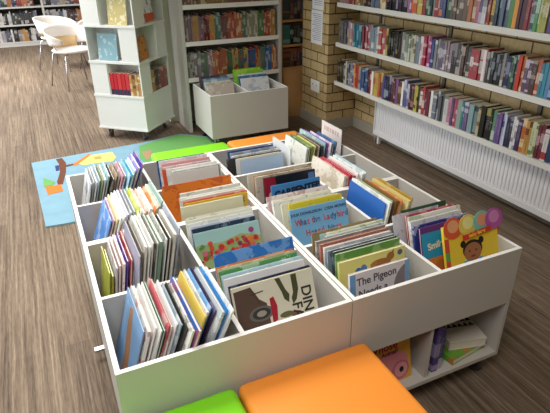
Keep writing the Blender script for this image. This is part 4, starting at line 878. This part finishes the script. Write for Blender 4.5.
# ------------------------------------------------------------------ wheeled bin below the bookcase
t=thing('book_browser_bin','low white wheeled book bin pushed under the tall bookcase','book box',(1.637,4.32,0))
hx,hy=.363,.25
panel('side_panel',(-hx,-hx+T,-hy,hy,.10,.478),t); panel('side_panel',(hx-T,hx,-hy,hy,.10,.478),t)
panel('front_panel',(-hx+T,hx-T,-hy,-hy+T,.10,.478),t); panel('back_panel',(-hx+T,hx-T,hy-T,hy,.10,.478),t)
panel('divider',(-T/2,T/2,-hy+T,hy-T,.236,.47),t); box('bin_base',(-hx+T,hx-T,-hy+T,hy-T,.22,.2355),LAM,t)
for sx in (-1,1):
    for sy in (-1,1): castor(t,sx*(hx-.05),sy*(hy-.06))
rows=[('L',-.30,4.47,[('5c5046','8a7a68','dark brown',.53),('3a4450','8090a0','slate',.53),('6a84a0','b0c4d4','steel blue',.52),('8fa8bc','dce6ec','pale blue',.515),('dcd8d0','a8a098','white',.505),('b0b89c','dcdcc4','sage',.50),('c4b8ac','e0dcd4','stone',.495)]),
      ('R',.02,4.50,[('7ab82c','a8d84c','leaf green',.55),('8cc83c','b8e068','bright green',.55),('84c034','b0dc5c','grass green',.545),('e8e8e4','b8c4c8','white',.525),('3c6ca4','9cbcdc','blue',.52),('e0e4e8','a8b8c8','pale grey',.505)])]
for side,x0,yy,lst in rows:
    for i,(b_,a_,d,zt) in enumerate(lst):
        th=.028 if 'green' in d else .014
        zt+=.035; wd=.24 if side=='L' else .27
        book('picture_book',wd,zt-.24,th,cover(b_,a_,'art'),stand(1.637+(-.19 if side=='L' else .165)+random.uniform(-.015,.015),yy-.036*i-.05,.2375+th*math.sin(.28),0,.28),
          '%s book, %s from the front in %s half of the low bin under bookcase'%(d,nth(len(lst)-i),'left' if side=='L' else 'right'),'books in the low bin under the bookcase')
# ------------------------------------------------------------------ wooden bookcase by the pillar
WOOD=flat('cb9c66',.5,noise=.3,name='tan_wood'); DWOOD=flat('9a7448',.55,noise=.35,name='brown_wood')
t=thing('wooden_bookcase','narrow wooden bookcase with rounded tan base between white bookcase and pillar','bookcase',(2.48,4.88,0))
box('side_panel',(-.24,-.22,-.16,.16,0,1.6),DWOOD,t); box('side_panel',(.24,.26,-.16,.16,0,1.6),DWOOD,t); box('back_panel',(-.22,.24,.145,.16,0,1.6),DWOOD,t)
for z in (.50,.72,.955,1.22): box('shelf',(-.22,.24,-.16,.144,z-.02,z),WOOD,t)
bm=bmesh.new(); slab(bm,[(-.22+.46*i/12,-.165-.05*math.sin(PI*i/12)) for i in range(13)]+[(.24,-.14),(-.22,-.14)],.0,.479); obj('rounded_base',bm,WOOD,t)
for k,(z,cols) in enumerate(((.50,['3c2c24','6a4030','2c3038','5c5048','34404c']),(.72,['2c6c6c','1c2428','34302c','5a5248','2a3440']),(.955,['28383c','6a3c2c','30405c','243048','4a5060']))):
    x=2.268
    for i,c in enumerate(cols):
        th=.085 if i==0 else .036
        book('hardback',.2,.185 if k else .18,th,cover(c,['a05030','8ab0b0','9a6a40'][k],'spine' if i else 'art'),Matrix.Translation((x+th,4.745+.1,z+.001))@Matrix.Rotation(PI/2,4,'Z'),
          '%s hardback, %s from the left on the %s wooden shelf'%({'2c6c6c':'teal'}.get(c,'dark'),nth(i+1),['lowest','middle','upper'][k]),'hardbacks in the wooden bookcase')
        x+=th+.002
# ------------------------------------------------------------------ spinner
t=thing('book_spinner','white square book spinner on castors with pinwheel shelves','bookcase',(.797,4.895,0),R(-42.5))
s=.25; q=s*2/3/1.0; LS=flat('e4e6e2',.42,name='white_spinner_laminate')
box('base_box',(-s,s,-s,s,.115,.40),LS,t)
box('base_plate',(-s-.008,s+.008,-s-.008,s+.008,.10,.1145),LS,t)
lev=[.41,.705,1.005,1.305,1.60]
for z in lev: box('shelf',(-s-.006,s+.006,-s-.006,s+.006,z-.010,z+.008),LS,t)
c=s/3
for i in range(4):
    z0=lev[i]+.0085; z1=lev[i+1]-.0105
    box('core',(-c,c,-c,c,z0,z1),LS,t)
    m=1 if i%2==0 else -1
    for k in range(4):
        box('partition',(-c-.006,-c+.006,-s+.012,-c,z0,z1) if m==1 else (c-.006,c+.006,-s+.012,-c,z0,z1),LS,t,M=Matrix.Rotation(PI/2*k,4,'Z'))
        box('end_panel',(-s if m==1 else c,-c if m==1 else s,-s,-s+.012,z0,z1),LS,t,M=Matrix.Rotation(PI/2*k,4,'Z'))
for a in range(4):
    an=PI/4+a*PI/2; castor(t,.26*math.cos(an),.26*math.sin(an))
SM=Matrix.Translation((.797,4.895,0))@Matrix.Rotation(R(-42.5),4,'Z')
def spin_book(face,x,z,w,h,th,base,acc,lab,style='art',lean=.12,spine=False,y=None):
    F=SM@Matrix.Rotation(PI/2*face,4,'Z')
    if spine: Mx=F@Matrix.Translation((x+th,-s+.012+w/2,z))@Matrix.Rotation(PI/2,4,'Z')
    else: Mx=F@Matrix.Translation((x,y if y is not None else -s+.03,z+th*math.sin(lean)))@Matrix.Rotation(-lean,4,'X')
    return book('paperback',w,h,th,cover(base,acc,style),Mx,lab,'books on the white spinner')
# lower tier, left face: run of spines
x=-.078
for i,(b_,a_) in enumerate([('c82c34','8c1c28')]*5+[('d8a04c','f0d8a0'),('c88c3c','7a4a20'),('d8a458','f0d8a0'),('cf9848','f0d8a0')]):
    th=.040 if i<5 else .028
    b_=['c82c34','b8283a','d03a3a','bc2c30','cc3440'][i] if i<5 else b_
    o=spin_book(0,x,lev[0]+.009,.13,.19-(.006 if i>4 else 0),th-.005,b_,a_,'%s paperback, %s from the left in lower left face of white spinner'%('red navy-based' if i<5 else 'tan',nth(i+1)),'plain' if i<5 else 'spine',0,True)
    if i<5:
        bm=bmesh.new(); bx(bm,-.0657,-.0651,.001,th-.006,.001,.05); obj('spine_band',bm,ink('2c3450'),o)
    x+=th
x=-.075
for i,(b_,a_,d) in enumerate([('c8903c','f0d8a0','tan'),('d09848','f0d8a0','tan'),('4c3428','907050','dark brown'),('3c2c28','806050','dark'),('7c5c54','c0a498','brown'),('b04c48','e0a098','red'),('a84440','e0a098','red'),('b8584c','e8b0a0','red'),('9c6a4c','d0b090','rust')]):
    th=.034; spin_book(1,x,lev[0]+.009,.13,.185,th-.0015,b_,a_,'%s paperback, %s from the left in lower right face of white spinner'%(d,nth(i+1)),'spine',0,True); x+=th
spin_book(0,-.075,lev[1]+.009,.19,.225,.012,'7fa8b4','c4d8dc','grey blue book facing out on left face, middle tier of white spinner')
spin_book(1,-.10,lev[1]+.009,.14,.20,.012,'c8883c','2c2824','orange and black book facing out on right face, middle tier of white spinner',lean=.12)
spin_book(0,.07,lev[2]+.009,.18,.23,.012,'c8b878','f0ead0','gold picture book facing out on left face, upper tier of white spinner')
o=spin_book(1,.06,lev[2]+.009,.15,.22,.012,'e8e8ec','3c4868','white book with orange base facing out on right face, upper tier of spinner')
bm=bmesh.new(); bx(bm,-.0749,.0749,-.0006,-.0001,.001,.07); obj('cover_band',bm,ink('d8683c'),o)
# ------------------------------------------------------------------ far bookcase
t=thing('far_bookcase','long white library bookcase along the far wall behind the chairs','bookcase',(.3,11.15,0))
for x in (-1.2,.045,1.29): box('side_panel',(x-.018,x+.018,-.15,.15,0,1.5),LAM2,t)
box('back_panel',(-1.2,1.29,.1505,.165,0,1.5),flat('4a4640',.7,name='dark_grey_board'),t)  # back board is a plain dark grey
FZ=[.085,.385,.69,.99]
for a,b_ in ((-1.18,.026),(.064,1.271)):
    box('kickboard',(a,b_,-.14,-.12,0,.06),LAM2,t)
    for z in FZ: box('shelf',(a,b_,-.15,.149,z-.028,z),LAM2,t)
FAR={0:[(-.86,-.55,'8c8488','grey'),(-.55,-.49,'b04450','red'),(-.49,-.45,'dcd8d4','white'),(-.45,-.38,'a8a4a8','pale grey'),(-.38,-.28,'5c5a68','slate'),(-.28,-.25,'e4e2de','white'),(-.25,-.16,'3c3230','dark'),(-.16,-.11,'8c8884','grey'),(-.11,.01,'c08838','amber'),(.01,.06,'2c2628','black'),(.06,.13,'dcd8d4','white'),(.13,.30,'3c3838','dark')],
 1:[(-.86,-.46,'a83440','red'),(-.46,-.36,'d8d4d0','white'),(-.36,-.28,'2c2c30','black'),(-.28,-.22,'d4d4d4','pale'),(-.22,-.10,'3c4440','dark green'),(-.10,.16,'34343a','charcoal'),(.16,.22,'70707c','grey')],
 2:[(-.86,-.50,'b09078','tan'),(-.50,-.42,'8c94b0','pale blue'),(-.42,-.34,'6a5a90','purple'),(-.34,-.24,'2c5048','green'),(-.24,-.16,'b06a40','rust'),(-.16,-.08,'34405c','navy'),(-.08,0,'9c3c3c','red'),(0,.10,'c06a34','orange'),(.10,.2,'7c4030','brown')]}
FAR2={0:[(.4,1.2,'5c5458','grey')],1:[(.36,.48,'70707c','grey'),(.48,.60,'b4b0b4','pale grey'),(.60,.68,'5c6478','slate'),(.68,.74,'e0dedc','white'),(.74,.92,'4c3434','dark red'),(.92,1.04,'c07a40','orange'),(1.04,1.22,'34343c','charcoal')],2:[(.36,.5,'34343a','black'),(.5,.64,'7c7c88','grey'),(.64,.76,'a89c84','beige'),(.76,.9,'5c5060','plum'),(.9,1.05,'8c5040','rust'),(1.05,1.22,'3c4454','navy')]}
for D,side in ((FAR,'left'),(FAR2,'right')):
    for k,runs in D.items():
        num=0
        for xa,xb,base,desc in runs:
            xa=max(xa,-.86 if side=='left' else .37)
            if side=='left': xb=min(xb,.318)
            x=xa
            while x<xb-.012:
                th=min(random.uniform(.026,.042),xb-x)
                if xb-x-th<.015: th=xb-x
                num+=1; v=random.uniform(.75,1.2)
                hx_=''.join('%02x'%min(255,int(int(base[i:i+2],16)*v)) for i in (0,2,4))
                book('library_book',.15,random.uniform(.19,.24),th-.002,cover(base,'b8b0a8' if num%3 else base,'spine'),Matrix.Translation((x+th,11.005+.075,FZ[k]+.001))@Matrix.Rotation(PI/2,4,'Z'),
                   '%s library book, %s from the left on %s shelf of far bookcase %s bay'%(desc,nth(num),['lowest','second','third'][k],side),'library books on the far bookcase',pages=False)
                x+=th
# ------------------------------------------------------------------ chairs
SHELL=flat('efe9e2',.4,name='cream_white_shell'); SEATW=flat('d8b888',.5,name='pale_wood_seat')
def chair(x,y,rz,lab):
    t=thing('tub_chair',lab,'chair',(x,y,0),rz,'cream tub chairs by the far bookcase')
    # seat pad: low lathe
    bm=bmesh.new(); rings=[]
    for r_,z in ((.02,.425),(.17,.43),(.235,.445),(.245,.462),(.23,.474),(.12,.466),(.02,.464)):
        rings.append([bm.verts.new((r_*1.0*math.cos(a),r_*math.sin(a),z)) for a in [2*PI*k/28 for k in range(28)]])
    for i in range(len(rings)-1):
        for k in range(28):
            f=bm.faces.new((rings[i][k],rings[i][(k+1)%28],rings[i+1][(k+1)%28],rings[i+1][k])); f.smooth=True; f.material_index=1 if i<2 else 0
    bm.faces.new(rings[0][::-1]); bm.faces.new(rings[-1])
    obj('seat',bm,[SHELL,SEATW],t)
    # wrap-around back: band that is tall behind and dips to the arms
    bm=bmesh.new(); n=36; grid=[]
    for i in range(n+1):
        u=-1+2*i/n; a=PI/2+u*R(138)          # back is +y
        k=math.cos(u*PI/2)**.7 if abs(u)<1 else 0
        top=.60+.135*k; bot=.56-.045*k
        row=[]
        for j in range(7):
            v=j/6; z=bot+(top-bot)*v; r_=.262+.045*v
            row.append((r_*math.cos(a),r_*math.sin(a)*.97,z))
        for j in range(6,-1,-1):
            v=j/6; z=bot+(top-bot)*v; r_=.262+.045*v-.016
            row.append((r_*math.cos(a),r_*math.sin(a)*.97,z))
        grid.append([bm.verts.new(p) for p in row])
    m=len(grid[0])
    for i in range(n):
        for j in range(m):
            f=bm.faces.new((grid[i][j],grid[i][(j+1)%m],grid[i+1][(j+1)%m],grid[i+1][j])); f.smooth=True
    bm.faces.new(grid[0]); bm.faces.new(grid[-1][::-1]); obj('backrest',bm,SHELL,t)
    bm=bmesh.new(); n=14; G=[]
    for i in range(n+1):
        a=PI/2+R(-42+84*i/n)
        G.append([bm.verts.new((r_*math.cos(a),r_*math.sin(a)*.97,z)) for r_,z in ((.235,.45),(.258,.60),(.249,.60),(.225,.462))])
    for i in range(n):
        for j in range(4):
            f=bm.faces.new((G[i][j],G[i][(j+1)%4],G[i+1][(j+1)%4],G[i+1][j])); f.smooth=True
    bm.faces.new(G[0]); bm.faces.new(G[-1][::-1]); obj('back_support',bm,SEATW,t)
    for sx in (-1,1):
        for sy in (-1,1):
            bm=bmesh.new(); tube(bm,[(sx*.12,sy*.12,.427),(sx*.18,sy*.18,.41),(sx*.245,sy*.25,.0)],.0085,8); obj('leg',bm,CHROME,t)
        bm=bmesh.new(); tube(bm,[(sx*.22,-.06,.468),(sx*.27,-.07,.6)],.008,8); obj('arm_post',bm,CHROME,t)
    return t
chair(.47,7.2,R(20),'cream tub chair with tan seat back, nearest of the group on the carpet')
chair(.40,8.5,R(55),'cream tub chair behind the nearest one, on its left side')
chair(.95,8.2,R(-60),'cream tub chair partly hidden behind the white spinner')
# ------------------------------------------------------------------ light
bm=bmesh.new(); bx(bm,-5,2.9,-1.65,-1.5,0,2.8); struct(obj('wall_front',bm,flat('9c968c',.8,name='wall_paint_front')))
bm=bmesh.new(); bx(bm,-5,2.9,-1.5,11.55,2.8,2.9); struct(obj('ceiling',bm,flat('e4e2dc',.9,name='ceiling_paint')))
W=bpy.data.worlds.new('world'); SC.world=W; W.use_nodes=True
bg=W.node_tree.nodes['Background']; bg.inputs[0].default_value=(.93,.96,1,1); bg.inputs[1].default_value=1.0
def area(name,loc,rot,sx,sy,e,col,spread=180):
    l=bpy.data.lights.new(name,'AREA'); l.shape='RECTANGLE'; l.size=sx; l.size_y=sy; l.energy=e; l.color=col; l.spread=R(spread)
    o=bpy.data.objects.new(name,l); COL.objects.link(o); o.location=loc; o.rotation_euler=rot; return o
area('ceiling_lamp',(-.2,.1,2.75),(0,0,0),1.0,1.0,24,(1,.97,.93),140)  # extra lamp added to brighten the unit fronts
area('ceiling_lamp',(-.1,2.4,2.75),(0,0,0),1.2,1.2,40,(1,.97,.93),122)
area('ceiling_lamp',(-.3,4.8,2.75),(0,0,0),1.2,1.2,36,(1,.97,.93),125)
area('ceiling_lamp',(-1.5,8.0,2.75),(0,0,0),1.4,1.4,170,(1,.98,.95),140)
area('window_daylight',(-4.6,7.0,1.9),(0,R(-75),0),1.6,6,190,(.86,.93,1))
vs=SC.view_settings; vs.view_transform='Standard'; vs.look='None'; vs.gamma=1; vs.use_curve_mapping=False; vs.exposure=.1
SC.cycles.max_bounces=6
